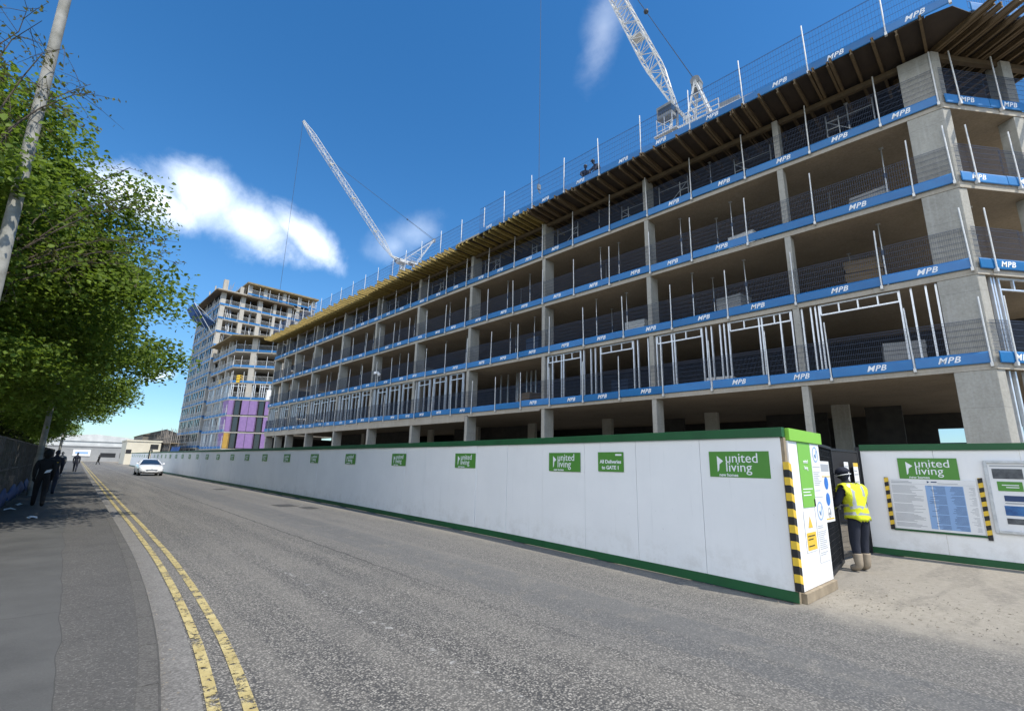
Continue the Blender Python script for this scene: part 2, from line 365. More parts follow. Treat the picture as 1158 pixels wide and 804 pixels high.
# ------------------------------------------------------------------ camera
F=541.308; TH=.22435836; RO=.02262657; A42=math.radians(42); CAMZ=1.65
def w2(v): return Vector((v[0]*math.cos(A42)+v[1]*math.sin(A42),-v[0]*math.sin(A42)+v[1]*math.cos(A42),v[2]))
c_,s_=math.cos(RO),math.sin(RO)
right=w2((c_,-s_*math.sin(TH),s_*math.cos(TH))); upv=w2((-s_,-c_*math.sin(TH),c_*math.cos(TH))); fwd=w2((0,math.cos(TH),math.sin(TH)))
cam=bpy.data.cameras.new('camera'); cam.sensor_width=36; cam.lens=36*F/1158; cam.clip_end=5000; cam.clip_start=.05
co=bpy.data.objects.new('camera',cam); COL.objects.link(co)
mw=Matrix((right,upv,-fwd)).transposed().to_4x4(); mw.translation=Vector((0,0,CAMZ)); co.matrix_world=mw
sc.camera=co

# ------------------------------------------------------------------ light and sky
SAZ=math.atan2(.16,-.987); SEL=math.radians(55)
sd=Vector((math.sin(SAZ)*math.cos(SEL),math.cos(SAZ)*math.cos(SEL),math.sin(SEL)))
sl=bpy.data.lights.new('sun','SUN'); sl.energy=2.75; sl.angle=math.radians(.55); sl.color=(1,.93,.81)
so=bpy.data.objects.new('sun',sl); COL.objects.link(so); so.rotation_euler=sd.to_track_quat('Z','Y').to_euler()
wd=bpy.data.worlds.new('World'); sc.world=wd; wd.use_nodes=True; W=NT(wd)
bg=wd.node_tree.nodes['Background']
sky=W.n('ShaderNodeTexSky',sky_type='NISHITA'); sky.sun_disc=False; sky.sun_elevation=SEL; sky.sun_rotation=SAZ; sky.air_density=1.0; sky.dust_density=.25; sky.ozone_density=2.2; sky.altitude=50
wv=W.n('ShaderNodeTexCoord').outputs['Generated']
n1=W.noise(wv,7.5,9,.62,.3); n2=W.noise(wv,22,7,.6)
nz=W.math('ADD',W.math('MULTIPLY',W.math('SUBTRACT',n1,.5),1.35),W.math('MULTIPLY',W.math('SUBTRACT',n2,.5),.6))
def dotv(v):
    nd=W.n('ShaderNodeVectorMath',operation='DOT_PRODUCT'); W.l(wv,nd.inputs[0]); nd.inputs[1].default_value=v; return nd.outputs['Value']
clouds=None
def cloud(c,rx,ry,tilt=0,dens=1,soft=.75):
    global clouds
    c=Vector(c).normalized(); t=c.cross(Vector((0,0,1))).normalized(); u=t.cross(c)
    t2=t*math.cos(tilt)+u*math.sin(tilt); u2=u*math.cos(tilt)-t*math.sin(tilt)
    a=W.math('DIVIDE',dotv(t2),rx); b=W.math('DIVIDE',dotv(u2),ry)
    r=W.math('SQRT',W.math('ADD',W.math('MULTIPLY',a,a),W.math('MULTIPLY',b,b)))
    fr=W.math('GREATER_THAN',dotv(c),0)
    m=W.math('MULTIPLY',W.math('MULTIPLY',W.sstep(W.math('ADD',r,nz),1.0+.1,1.0-soft),dens),fr)
    clouds=m if clouds is None else W.math('MAXIMUM',clouds,m)
cloud((.10,.895,.432),.10,.060,-.15,.95,1.05)
cloud((.175,.895,.408),.115,.062,-.38,.97,1.05)
cloud((.255,.872,.408),.095,.040,-.50,.9,1.05)
cloud((.43,.787,.44),.085,.045,.5,.32,1.3)
cloud((.405,.80,.41),.065,.045,.4,.38,1.3)
cloud((.555,.40,.73),.10,.045,1.2,.22,1.2)
cloud((.092,.987,.133),.03,.012,.3,.5,.9)
cloud((.02,.91,.40),.10,.05,0,.9,.9)
soft_clouds=clouds; clouds=None
cloud((-.86,-.15,.48),.66,.42,0,1,.8)  # clouds out of view, added as bright fill light for the hoarding
cloud((-.70,.55,.42),.30,.20,.1,.9,.9)
cloud((-.3,-.85,.40),.40,.16,0,.7,.9)
cloud((.9,.1,.35),.25,.08,0,.7,.9)
skyc=sky.outputs[0]
hs=W.n('ShaderNodeHueSaturation'); hs.inputs['Saturation'].default_value=1.33; hs.inputs['Value'].default_value=.77; W.l(skyc,hs.inputs['Color'])
sz=W.n('ShaderNodeSeparateXYZ'); W.l(wv,sz.inputs[0])
hor=W.mix(W.sstep(sz.outputs[2],.34,.0),(1,1,1),(.52,.66,.80))
skyh=W.mix(1.0,hs.outputs[0],hor,'MULTIPLY')
fin=W.mix(clouds,W.mix(soft_clouds,skyh,W.ramp(W.noise(wv,11,5,.55),[(.35,(5.2,5.9,6.9)),(.62,(8.6,8.8,9.1))])),(14.5,14.3,14))  # fill clouds mixed in brighter than the visible ones
W.l(fin,bg.inputs['Color']); bg.inputs['Strength'].default_value=.125
sc.view_settings.view_transform='Standard'; sc.view_settings.look='None'; sc.view_settings.exposure=1.0; sc.view_settings.gamma=1; sc.view_settings.use_curve_mapping=False
sc.cycles.max_bounces=7; sc.cycles.diffuse_bounces=4; sc.cycles.transparent_max_bounces=8

# ------------------------------------------------------------------ ground, road, pavement
g=MB(); g.add([(-1500,-1500,-.03),(1500,-1500,-.03),(1500,1500,-.03),(-1500,1500,-.03)],[(0,1,2,3)]); struct(g.build('ground',M['dirt']))
KY=[-12,-6,-2,0,2,4.23,6.63,10.07,14.85,25.5,60,110,175]; KX=[-7,-2.2,-.45,0.0,.42,.76,.94,1.07,1.13,1.2,1.5,2.0,2.6]
def smooth_interp(y):
    # catmull-style by dense linear + averaging
    return float(np.mean([np.interp(y+d,KY,KX) for d in (-1.2,-.6,0,.6,1.2)])) if y<20 else float(np.interp(y,KY,KX))
ys=[-12+i*.5 for i in range(80)]+[28+i*3 for i in range(50)]
def strip(name,m,o0,o1,z,y0=-12,y1=175,tilt=0):
    b=MB(); pts=[y for y in ys if y0<=y<=y1]; vs=[]
    for y in pts:
        k=smooth_interp(y); vs+= [(k+o0,y,z),(k+o1,y,z+tilt)]
    b.add(vs,[(2*i,2*i+1,2*i+3,2*i+2) for i in range(len(pts)-1)]); return struct(b.build(name,m))
b=MB(); pts=ys; vs=[]
for y in pts: vs+=[(smooth_interp(y),y,0),(16 if y<3.3 else 9.2,y,0)]
b.add(vs,[(2*i,2*i+1,2*i+3,2*i+2) for i in range(len(pts)-1)]); struct(b.build('road',M['road']))
strip('road_channel',M['channel'],.0,.245,.004)
strip('yellow_line',M['yline'],.262,.345,.008); strip('yellow_line',M['yline'],.465,.55,.008)
# kerb: real step, made of stones
b=MB(); y=-12
while y<170:
    y2=y+.915; 
    for a_,c_2 in ((y,(y+y2)/2),((y+y2)/2,y2-.014)):
        k0,k1=smooth_interp(a_),smooth_interp(c_2)
        sec=[(-.14,-.02),(0.012,-.02),(0,.075),(-.02,.1),(-.14,.103)]
        b.loft([[(k0+dx,a_,z) for dx,z in sec],[(k1+dx,c_2,z) for dx,z in sec]],smooth=False)
    y=y2
struct(b.build('kerb',M['kerb']))
b=MB(); vs=[]
for y in ys: vs+=[(-2.2 if y>-2 else smooth_interp(y)-8,y,.096),(smooth_interp(y)-.138,y,.1)]
b.add(vs,[(2*i,2*i+1,2*i+3,2*i+2) for i in range(len(ys)-1)]); struct(b.build('pavement',M['pave']))
# manhole covers in the road
for i,(x,y,w,l,lb) in enumerate([(6.25,19.3,.55,.9,'dark iron manhole cover in the road nearest the hoarding signs'),(6.66,18.0,.35,.7,'narrow dark iron drain cover in the road just in front of the wider one'),(6.45,30.6,.45,.8,'small far manhole cover on the paler lane of the road')]):
    t=thing('manhole_cover',lb,'manhole cover',(x,y,.004),0,'iron covers in the road')
    b=MB(); b.box(-w/2-.05,w/2+.05,-l/2-.05,-l/2,0,.006).box(-w/2-.05,w/2+.05,l/2,l/2+.05,0,.006).box(-w/2-.05,-w/2,-l/2,l/2,0,.006).box(w/2,w/2+.05,-l/2,l/2,0,.006); b.build('frame',M['kerb'],t)
    b=MB(); b.box(-w/2,w/2,-l/2,l/2,0,.004)
    for k in range(8): b.box(-w/2+.03,w/2-.03,-l/2+l*k/8+.02,-l/2+l*k/8+.06,.004,.008)
    b.build('lid',M['iron'],t)

# ------------------------------------------------------------------ hoarding along the road
HY=[2.42,3.1,8.95,18.5,31.7,61.5,113]; HX=[7.2,7.27,7.67,7.84,7.89,7.78,8.55]
def hx(y): return float(np.mean([np.interp(max(y+d,2.42),HY,HX) for d in (-.6,0,.6)])) if y>4 else float(np.interp(y,HY,HX))
hd=thing('site_hoarding','long white painted site hoarding with dark green capping and skirting along the road','hoarding',(7.2,2.42,0))
def L(x,y): return (x-7.2,y-2.42)
y=2.46; edges=[]
while y<112: edges.append(y); y+= 1.22 if y<20 else 2.44
RX=random.Random(3)
for i in range(len(edges)-1):
    y0,y1=edges[i]+.003,edges[i+1]-.003; j=RX.uniform(-.011,.011)
    (xa,ya),(xb,yb)=L(hx(y0)+j,y0),L(hx(y1)-j*.5,y1)
    if 79<y0<81: continue
    b=MB(); b.loft([[(xa,ya,.12),(xa+.03,ya,.12),(xa+.03,ya,2.12),(xa,ya,2.12)],[(xb,yb,.12),(xb+.03,yb,.12),(xb+.03,yb,2.12),(xb,yb,2.12)]],smooth=False)
    b.build('panel',M['hoard'],hd)
def rail(name,z0,z1,o0,o1,m,seg):
    y=2.42
    while y<112:
        y2=min(y+seg,112.5); b=MB(); n=4
        rings=[]
        for k in range(n+1):
            yy=y+(y2-y-.004)*k/n; x,yl=L(hx(yy),yy); rings.append([(x+o0,yl,z0),(x+o1,yl,z0),(x+o1,yl,z1),(x+o0,yl,z1)])
        b.loft(rings,smooth=False); b.build(name,m,hd,.004); y=y2
rail('capping_rail',2.105,2.235,-.035,.075,M['green'],4.88); rail('skirting_board',.015,.145,-.022,-.002,M['green'],4.88)
y=3
while y<60:
    b=MB(); x,yl=L(hx(y),y); b.box(x+.035,x+.13,yl-.05,yl+.05,0,2.1); b.build('support_post',M['wood'],hd); y+=2.44
def flat(b,pts,y0,y1):
    n=len(pts); cx_=sum(q[0] for q in pts)/n; cz_=sum(q[1] for q in pts)/n
    vs=[(q[0],y0,q[1]) for q in pts]+[(q[0],y1,q[1]) for q in pts]+[(cx_,y1,cz_)]
    ar=sum(pts[i][0]*pts[(i+1)%n][1]-pts[(i+1)%n][0]*pts[i][1] for i in range(n))
    fs=[(i,(i+1)%n,n+(i+1)%n,n+i) for i in range(n)]+[(n+i,n+(i+1)%n,2*n) for i in range(n)]
    if ar>0: fs=[f[::-1] for f in fs]
    b.add(vs,fs)
def logo_board(t,w,h,frame=None):
    """green board, reads along -x local, faces +y"""
    b=MB(); b.box(-w/2,w/2,0,.008,-h/2,h/2); b.build('board',M['sign_green'],t,.002)
    b=MB(); x=w*.30; s=h/.37
    flat(b,[(x+.05*s,.12*s),(x+.05*s,-.115*s),(x+.026*s,-.085*s),(x+.014*s,.0),(x-.045*s,.045*s)],.0085,.0105)
    b.build('emblem',M['letter'],t)
    text_obj('lettering','united',.195*s,M['letter'],(w*.215,.0105,.085*s),t,align='LEFT')
    text_obj('lettering','living',.195*s,M['letter'],(w*.215,.0105,-.045*s),t,align='LEFT')
    text_obj('lettering','new homes',.062*s,M['letter'],(w*.33,.0105,-.155*s),t,align='LEFT',bold=.001)
def hoard_rot(y):
    dx=hx(y+.5)-hx(y-.5) if y>3 else hx(y+.5)-hx(y)
    return PI/2-math.atan2(dx,1)*1.0
sy=[3.075,6.67,10.26,13.82,17.53,21.18,24.77,28.4,31.95,35.4,39.4,42.9,46.6,49.9,53.4,56.8,60.4,63.8,67.3,70.9,74.5,83.5,87.0,90.6,94.2,97.8,101.4,105,108.6]
for i,y in enumerate(sy):
    where='at the gate end of the hoarding, largest of them' if i==0 else f'{nth(i)} along the white hoarding from the gate end'
    if i==1: where='second along the hoarding, just left of the deliveries sign' .replace('left of','beside')
    t=thing('hoarding_sign',f'green board lettered united living, {where}','sign',(hx(y)-.012,y,1.73),hoard_rot(y)+0,'green company boards along the white hoarding')
    logo_board(t,.9,.37)
t=thing('delivery_sign','small green sign reading All Deliveries to GATE 1 on the white hoarding','sign',(hx(5.46)-.012,5.46,1.745),hoard_rot(5.46))
b=MB(); b.box(-.30,.30,0,.008,-.175,.175); b.build('board',M['sign_green'],t,.002)
text_obj('lettering','All Deliveries',.092,M['letter'],(0,.0105,.0),t,bold=.0022); text_obj('lettering','to GATE 1',.092,M['letter'],(0,.0105,-.105),t,bold=.0022)
b=MB(); b.box(-.26,-.12,.008,.011,.11,.14); b.build('emblem',M['letter'],t)
# return board, hazard post, gate
t=thing('gate_end_panel','tall white end board with lime green top and notices beside the gate','hoarding panel',(7.24,2.40,0))
RH=2.06
b=MB(); b.box(0.06,1.36,0,.03,.13,RH); b.build('board',M['hoard'],t,.003)
b=MB(); b.box(.06,1.44,-.03,.028,RH+.004,RH+.17); b.build('top_board',M['lime'],t,.004)
b=MB(); b.box(.04,1.34,-.05,.04,0,.125); b.build('kick_board',M['wood'],t,.006)
b=MB(); b.box(-.03,.05,.02,.10,0,2.1); b.build('corner_post',M['wood'],t,.004)
def notice(name,lb,x0,x1,z0,z1,m,parts,y=2.40):
    n=thing(name,lb,'notice',((x0+x1)/2,y-.004,(z0+z1)/2),0,'notices on the gate boards')
    w,h=x1-x0,z1-z0
    b=MB(); b.box(-w/2,w/2,-.004,0,-h/2,h/2); b.build('sheet',m,n)
    parts(n,w,h); return n
def lines(n,w,h,rows,m,x0=-.42,x1=.42,z0=.4,z1=-.4,y=-.006,hh=.3,name='print',seed=1):
    rr=random.Random(seed); b=MB(); dz=(z0-z1)*h/rows
    for r in range(rows):
        z=z0*h-dz*(r+.5)
        if rr.random()<.1: continue
        xe=x0*w+(x1-x0)*w*rr.uniform(.55,1); b.box(x0*w,xe,y-.001,y,z-dz*hh/2,z+dz*hh/2)
    b.build(name,m,n)
def p1(n,w,h):
    text_obj('lettering','united',.075,M['letter'],(0,-.008,h*.2),n,'-y'); text_obj('lettering','living',.075,M['letter'],(0,-.008,h*.1),n,'-y')
    lines(n,w,h,3,M['letter'],z0=-.2,z1=-.34)
notice('green_notice','tall bright green notice on the white gate end board',7.64,8.16,1.16,RH,M['lime2'],p1)
def ring(n,cx,cz,r,m,y=-.007,w=.02):
    b=MB(); vs=[];k=20
    for i in range(k):
        a=2*PI*i/k; vs+=[(cx+r*math.cos(a),y,cz+r*math.sin(a)),(cx+(r-w)*math.cos(a),y,cz+(r-w)*math.sin(a))]
    b.add(vs,[(2*i,2*i+1,(2*i+3)%(2*k),(2*i+2)%(2*k)) for i in range(k)])
    b.bar((cx-r*.35,y,cz),(cx-.05*r,y,cz-r*.45),.018,.002); b.bar((cx-.05*r,y,cz-r*.45),(cx+r*.4,y,cz+r*.5),.018,.002)
    b.build('emblem',m,n)
def p2(n,w,h): ring(n,0,h*.3,w*.3,M['blue_txt']); lines(n,w,h,14,M['grey_txt'],z0=.08,seed=2)
notice('white_notice','upper white printed notice with a ringed tick on the gate end board',8.17,8.56,1.29,RH-.005,M['paper'],p2)
notice('white_notice','lower white printed notice with a ringed tick on the gate end board',8.10,8.54,.40,1.265,M['paper'],lambda n,w,h:(ring(n,0,h*.3,w*.3,M['blue_txt']),lines(n,w,h,16,M['grey_txt'],z0=.08,seed=4)))
def p3(n,w,h):
    b=MB(); b.box(-w*.42,w*.42,-.007,-.005,-h*.46,-.02); b.build('yellow_panel',M['yellow'],n)
    b=MB(); b.add([(-w*.2,-.007,.04),(w*.2,-.007,.04),(0,-.007,h*.36)],[(0,1,2)]); b.build('warning_triangle',M['yellow'],n)
    lines(n,w,h,4,M['black'],-.34,.34,-.08,-.4,y=-.009,seed=6)
notice('yellow_warning_notice','yellow warning notice with a triangle on the gate end board',7.60,8.05,.58,1.12,M['paper'],p3)
t=thing('hazard_post','black and yellow striped corner guard on the hoarding end','post guard',(7.17,2.38,0))
b=MB(); z=.12; k=0
while z<1.66:
    for (mi,dz) in ((0,.10),(1,.10)):
        za,zb=z,min(z+dz,1.72)
        b.loft([[(-.045,-.02,za+.05),(.055,-.02,za-.03+.05),(.055,.05,za+.05),(-.045,.05,za+.05)],[(-.045,-.02,zb+.05),(.055,-.02,zb-.03+.05),(.055,.05,zb+.05),(-.045,.05,zb+.05)]],mi,smooth=False); z+=dz
b.build('striped_guard',[M['black'],M['yellow']],t)
def gate_leaf(lb,x0,x1,y0,y1,h=2.12):
    ln=math.hypot(x1-x0,y1-y0); t=thing('mesh_gate_leaf',lb,'gate',(x0,y0,0),math.atan2(y1-y0,x1-x0),'dark mesh gate leaves')
    b=MB(); b.box(0,.05,-.025,.025,.04,h).box(ln-.05,ln,-.025,.025,.04,h).box(.05,ln-.05,-.024,.024,h-.05,h).box(.05,ln-.05,-.024,.024,.04,.10).box(.05,ln-.05,-.02,.02,1.0,1.04); b.build('frame',M['dark_mesh'],t,.003)
    b=MB(); z=.12
    while z<h-.05: b.bar((.05,0,z),(ln-.05,0,z),.004); z+=.10
    x=.07
    while x<ln-.05: b.bar((x,.004,.1),(x,.004,h-.05),.006); x+=.05
    b.build('mesh_infill',M['dark_mesh'],t)
    b=MB(); b.box(.06,ln-.06,.012,.016,1.05,h-.06); b.build('debris_netting',M['dark_net'],t)
    b=MB(); b.bar((ln-.12,-.03,1.05),(ln-.12,-.06,1.05),.02).bar((ln-.12,-.06,.98),(ln-.12,-.06,1.12),.02); b.build('latch',M['galv'],t)
gate_leaf('dark mesh gate leaf hung beside the white notices panel',8.68,10.86,2.52,2.84); gate_leaf('dark mesh gate leaf between the worker and the second hoarding',12.86,11.3,2.86,2.98)
b=MB(); b.box(8.60,8.68,2.44,2.54,0,2.2); o=b.build('gate_post',M['dark_mesh']); tag(o,'dark steel gate post at the edge of the white notices panel','post')
def ps(n,w,h):
    for k,z in enumerate((.12,-.12)):
        b=MB(); vs=[(.10*math.cos(2*PI*i/18),-.007,z*h/.9+.10*math.sin(2*PI*i/18)) for i in range(18)]; b.add(vs,[tuple(range(18))]); b.build('mandatory_symbol',M['safety_blue'],n)
    b=MB(); b.box(-w*.42,w*.42,-.007,-.005,h*.33,h*.45); b.build('heading',M['grey_txt'],n)
    b=MB(); b.box(-w*.45,w*.45,-.007,-.005,h*.235,h*.25); b.box(-w*.42,w*.42,-.007,-.005,-h*.46,-h*.44); b.build('border',M['yellow'],n); ring(n,0,-h*.35,.08,M['grey_txt'])
notice('safety_notice','long white safety notice with blue symbols on the gate leaf',8.92,9.42,.88,1.82,M['paper'],ps,2.515)
notice('gate_notice','small white notice high on the gate behind the worker',11.75,12.05,1.30,1.86,M['paper'],lambda n,w,h:lines(n,w,h,7,M['grey_txt'],seed=8),2.86)
def pg(n,w,h):
    b=MB(); b.box(-w*.5,w*.5,-.007,-.005,h*.38,h*.5); b.build('heading',M['yellow'],n); lines(n,w,h,6,M['grey_txt'],z0=.3,seed=9)
notice('gate_notice','small white notice with yellow heading by the second hoarding',12.25,12.6,1.22,1.85,M['paper'],pg,2.82)

# second hoarding with its boards, set back past the gate
t2=thing('site_hoarding','shorter white hoarding with green capping set back to the right of the gate','hoarding',(12.93,2.81,0))
y=0; k=0
while y>-11:
    y2=y-1.22; b=MB(); j=RX.uniform(-.004,.004); b.box(0+j,.03+j,y2+.003,y-.003,.11,2.14); b.build('panel',M['hoard'],t2); y=y2
b=MB(); b.box(-.035,.07,-11,0,2.125,2.25); b.build('capping_rail',M['green'],t2,.004)
b=MB(); b.box(-.022,-.002,-11,0,.015,.14); b.build('skirting_board',M['green'],t2,.004)
b=MB(); b.box(-.02,.08,.005,.09,0,2.2); b.build('end_post',M['dark_mesh'],t2)
for k in range(5):
    b=MB(); b.box(.034,.13,-.5-k*2.44,-.4-k*2.44,0,2.1); b.build('support_post',M['wood'],t2)
H2=12.93-.012
t=thing('company_sign','green united living board on the set-back hoarding above the white information board','sign',(H2,1.71,1.76),PI/2); logo_board(t,.93,.415)
t=thing('information_board','large white printed project board with blue columns between two striped strips','notice board',(H2,1.69,1.05),PI/2)
b=MB(); b.box(-.665,.665,0,.008,-.49,.50); b.build('sheet',M['paper'],t)
b=MB(); b.box(-.70,.70,.0,.012,-.53,-.495); b.build('bottom_trim',M['green'],t)
b=MB(); b.box(-.47,-.02,.0085,.0105,-.45,.38); b.box(-.02+.016,.10,.0085,.0105,-.45,.38); b.build('blue_column',M['blue_txt'],t)
rr=random.Random(11)
b=MB(); b2=MB()
for r in range(40):
    z=.365-r*.0205
    if r%9==8: continue
    b.box(.64-rr.uniform(.28,.5),.64,.0085,.0105,z-.004,z+.004)
    b2.box(-.46,-.46+rr.uniform(.12,.2),.011,.012,z-.003,z+.003); b2.box(-.2,-.2+rr.uniform(.12,.27),.011,.012,z-.003,z+.003)
    b.box(-.63,-.63+rr.uniform(.03,.13),.0085,.0105,z-.003,z+.003)
b.box(.30,.64,.0085,.0105,.42,.435); b.box(.35,.64,.0085,.0105,.45,.46); b.box(-.4,-.1,.0085,.0105,.42,.43); b.box(-.64,.64,.0085,.0105,.40,.403)
b.build('print',M['grey_txt'],t); b2.build('column_print',M['dkblue'],t)
b=MB(); flat(b,[(.06,.47),(.06,.425),(.02,.45)],.0085,.0105); b.build('emblem',M['dkblue'],t); b=MB(); b.box(-.09,.0,.0085,.0105,.44,.46); b.build('heading',M['dkblue'],t)
def hazard(lb,yc,z0,z1):
    t=thing('hazard_strip',lb,'hazard strip',(H2,yc,0),PI/2,'striped strips framing the project board'); b=MB(); z=z0; k=0
    while z<z1-.01:
        zb=min(z+.085,z1); b.loft([[(-.035,0,z+.02*(z>z0)),(.035,0,z),(.035,.014,z),(-.035,.014,z+.02*(z>z0))],[(-.035,0,zb+.02*(zb<z1)),(.035,0,zb),(.035,.014,zb),(-.035,.014,zb+.02*(zb<z1))]],k%2,smooth=False); z=zb; k+=1
    b.build('striped_tape',[M['black'],M['yellow']],t)
hazard('black and yellow striped strip on the gate side of the project board',2.41,.53,1.57); hazard('black and yellow striped strip between the project board and the display case',.965,.48,1.60)
t=thing('display_case','pale framed display case of pictures on the set-back hoarding','display case',(H2,.08,1.28),PI/2)
W_,H_=1.5,1.2
b=MB(); b.box(-W_/2,W_/2,0,.02,-H_/2,H_/2); b.build('backing',M['paper'],t)
b=MB(); b.box(-W_/2-.05,-W_/2,0,.05,-H_/2-.05,H_/2+.05).box(W_/2,W_/2+.05,0,.05,-H_/2-.05,H_/2+.05).box(-W_/2,W_/2,0,.049,H_/2,H_/2+.05).box(-W_/2,W_/2,0,.049,-H_/2-.05,-H_/2); b.build('frame',M['galv'],t,.004)
b=MB(); b.box(.22,.25,.02,.035,-H_/2,H_/2).box(-.35,-.32,.02,.035,-H_/2,H_/2); b.build('mullion',M['paper'],t)
def pic(x0,x1,z0,z1,m): b=MB(); b.box(x0,x1,.021,.026,z0,z1); b.build('picture',m,t)
pic(.30,.70,.32,.50,M['dark_print']); pic(.33,.66,.10,.27,M['sign_green']); pic(.34,.6,-.08,.02,M['dkblue']); pic(.32,.62,-.33,-.16,M['sky_print']); pic(.32,.62,-.48,-.38,M['dark_print'])
pic(-.28,.15,.14,.48,M['dark_print']); pic(-.28,.15,-.2,.08,M['sky_print']); pic(-.28,.12,-.52,-.26,M['sky_print']); pic(-.70,-.4,.1,.45,M['sky_print']); pic(-.70,-.4,-.4,.0,M['dark_print'])
for z,x1 in ((.20,.60),(.16,.55)): b=MB(); b.box(.38,x1,.0265,.028,z,z+.014); b.build('print',M['letter'],t)
for x0,x1,z in ((-.02,.72,.54),(.30,.60,-.125)): b=MB(); b.box(x0,x1,.021,.026,z,z+.022); b.build('heading',M['grey_txt'],t)

# ------------------------------------------------------------------ main concrete frame building
AA=math.radians(2.23); P0=(19.9515,.777)
RZ=PI/2+AA
def fw(u,y,z=0):
    return (P0[0]-math.sin(AA)*u-math.cos(AA)*y, P0[1]+math.cos(AA)*u-math.sin(AA)*y, z)
A=thing('concrete_building','long five-storey concrete frame building under construction behind the hoarding','building',(P0[0],P0[1],0),RZ)
UE=63.85
C0=(-.13,0); CD=(-.605,-.796); CL=3.55
C1=(C0[0]+CD[0]*CL,C0[1]+CD[1]*CL)
poly=[C0,(UE,0),(UE,-13.5),(C1[0],-13.5),C1]
poly=poly[::-1]
def cw(p): return p
LV=[4.74,7.74,10.74,13.74]
def poly_area(p): return sum(p[i][0]*p[(i+1)%len(p)][1]-p[(i+1)%len(p)][0]*p[i][1] for i in range(len(p)))/2
if poly_area(poly)<0: poly=poly[::-1]
inset=[(x*1 + (0),y) for x,y in poly]
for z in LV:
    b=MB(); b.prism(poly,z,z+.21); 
    b.m=[1]+[0]*(len(b.m)-1)     # underside takes the soffit colour, with bounce light and shade painted in
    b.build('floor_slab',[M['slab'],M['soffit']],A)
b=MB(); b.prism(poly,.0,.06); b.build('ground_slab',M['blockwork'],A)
COLS=[(4.85,.22,.42),(11.0,.22,.68),(17.85,.24,.8),(24.63,.26,.8),(31.15,.28,.8),(37.8,.28,.8),(44.4,.28,.8),(51.0,.3,.8),(56.5,.3,.8),(59.9,.3,.8),(63.2,.3,.8)]
storeys=[(.06,4.74),(4.95,7.74),(7.95,10.74),(10.95,13.74),(13.95,16.05)]
for u,w,d in COLS:
    for si,(z0,z1) in enumerate(storeys):
        b=MB(); b.box(u,u+w,-d-.012,-.012-.02*(si==0),z0,z1); b.build('column',M['concrete'],A,.012)
for z0,z1 in storeys:
    b=MB(); pl=[(-.10,-.015),(.85,-.015),(.85,-.28),(.02,-.30),(-.28,-.25)]
    if poly_area(pl)<0: pl=pl[::-1]
    b.prism(pl,z0,z1); b.build('column',M['concrete'],A,.015)
    ex=(C0[0]+CD[0]*2.75,C0[1]+CD[1]*2.75); b=MB(); nx,ny=.796,-.605
    pl=[(ex[0]-.012*nx*-1*0,ex[1]),(ex[0]+CD[0]*.4,ex[1]+CD[1]*.4),(ex[0]+CD[0]*.4+nx*.5,ex[1]+CD[1]*.4+ny*.5),(ex[0]+nx*.5,ex[1]+ny*.5)]
    pl=[(x+nx*.02,y+ny*.02) for x,y in pl]
    if poly_area(pl)<0: pl=pl[::-1]
    b.prism(pl,z0,z1); b.build('column',M['concrete'],A,.012)
for u in (4.9,11,17.9,24.7,31.2,37.9,51,):
    b=MB(); b.box(u,u+.7,-6.9,-6.6,.06,4.74); b.build('column',M['concrete'],A,.012)
# upstand beam along the far half of the first floor
b=MB(); b.box(24.9,UE,-.30,-.006,4.37,4.745); b.build('edge_beam',M['slab'],A,.01)
b=MB(); b.box(18.2,24.5,-.02,.008,4.66,4.738); b.build('edge_beam',M['slab'],A)
# core and rear walls
def iw(name,u0,u1,y0,y1,z0,z1,m): b=MB(); b.box(u0,u1,y0,y1,z0,z1); b.build(name,m,A)
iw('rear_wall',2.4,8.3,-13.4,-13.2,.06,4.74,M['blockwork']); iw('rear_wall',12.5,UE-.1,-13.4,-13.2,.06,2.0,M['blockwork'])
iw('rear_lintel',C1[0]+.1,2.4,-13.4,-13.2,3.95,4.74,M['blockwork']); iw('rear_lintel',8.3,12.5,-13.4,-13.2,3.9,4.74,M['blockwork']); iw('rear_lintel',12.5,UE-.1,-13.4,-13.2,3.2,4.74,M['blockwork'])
iw('rear_screen',C1[0]+.1,2.4,-13.5,-13.45,.06,3.25,M['blue_dark']); iw('rear_screen',8.3,12.5,-13.5,-13.45,.06,3.2,M['blue_dark'])
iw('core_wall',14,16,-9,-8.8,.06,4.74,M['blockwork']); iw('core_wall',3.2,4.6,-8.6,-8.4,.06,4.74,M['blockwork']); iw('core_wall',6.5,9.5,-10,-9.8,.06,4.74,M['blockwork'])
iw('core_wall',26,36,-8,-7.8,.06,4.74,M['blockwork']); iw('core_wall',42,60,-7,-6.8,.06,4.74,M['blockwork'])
iw('partition_wall',C1[0]+.6,UE-.2,-7.2,-7.0,4.95,7.74,M['blockwork'])
for z0,z1 in storeys[2:4]:
    iw('core_wall',8,15,-9.6,-9.4,z0,z1,M['blockwork']); iw('core_wall',22,30,-9.6,-9.4,z0,z1,M['blockwork']); iw('core_wall',40,60,-9.6,-9.4,z0,z1,M['blockwork'])
iw('rear_screen',C1[0]+.4,UE-.2,-8.1,-8.0,13.95,16.0,M['dark_net']); iw('end_wall',UE-.25,UE-.02,-13.3,-1.0,.06,4.3,M['blockwork'])
for z0,z1 in storeys[1:4]: iw('rear_screen',C1[0]+.4,UE-.2,-13.4,-13.35,z0,z1-.01,M['dark_net'])  # unseen full-height sheets closing the rear, added to darken the floors
iw('end_wall',UE-.25,UE-.02,-13.3,-.9,13.95,16.0,M['blue_dark'])

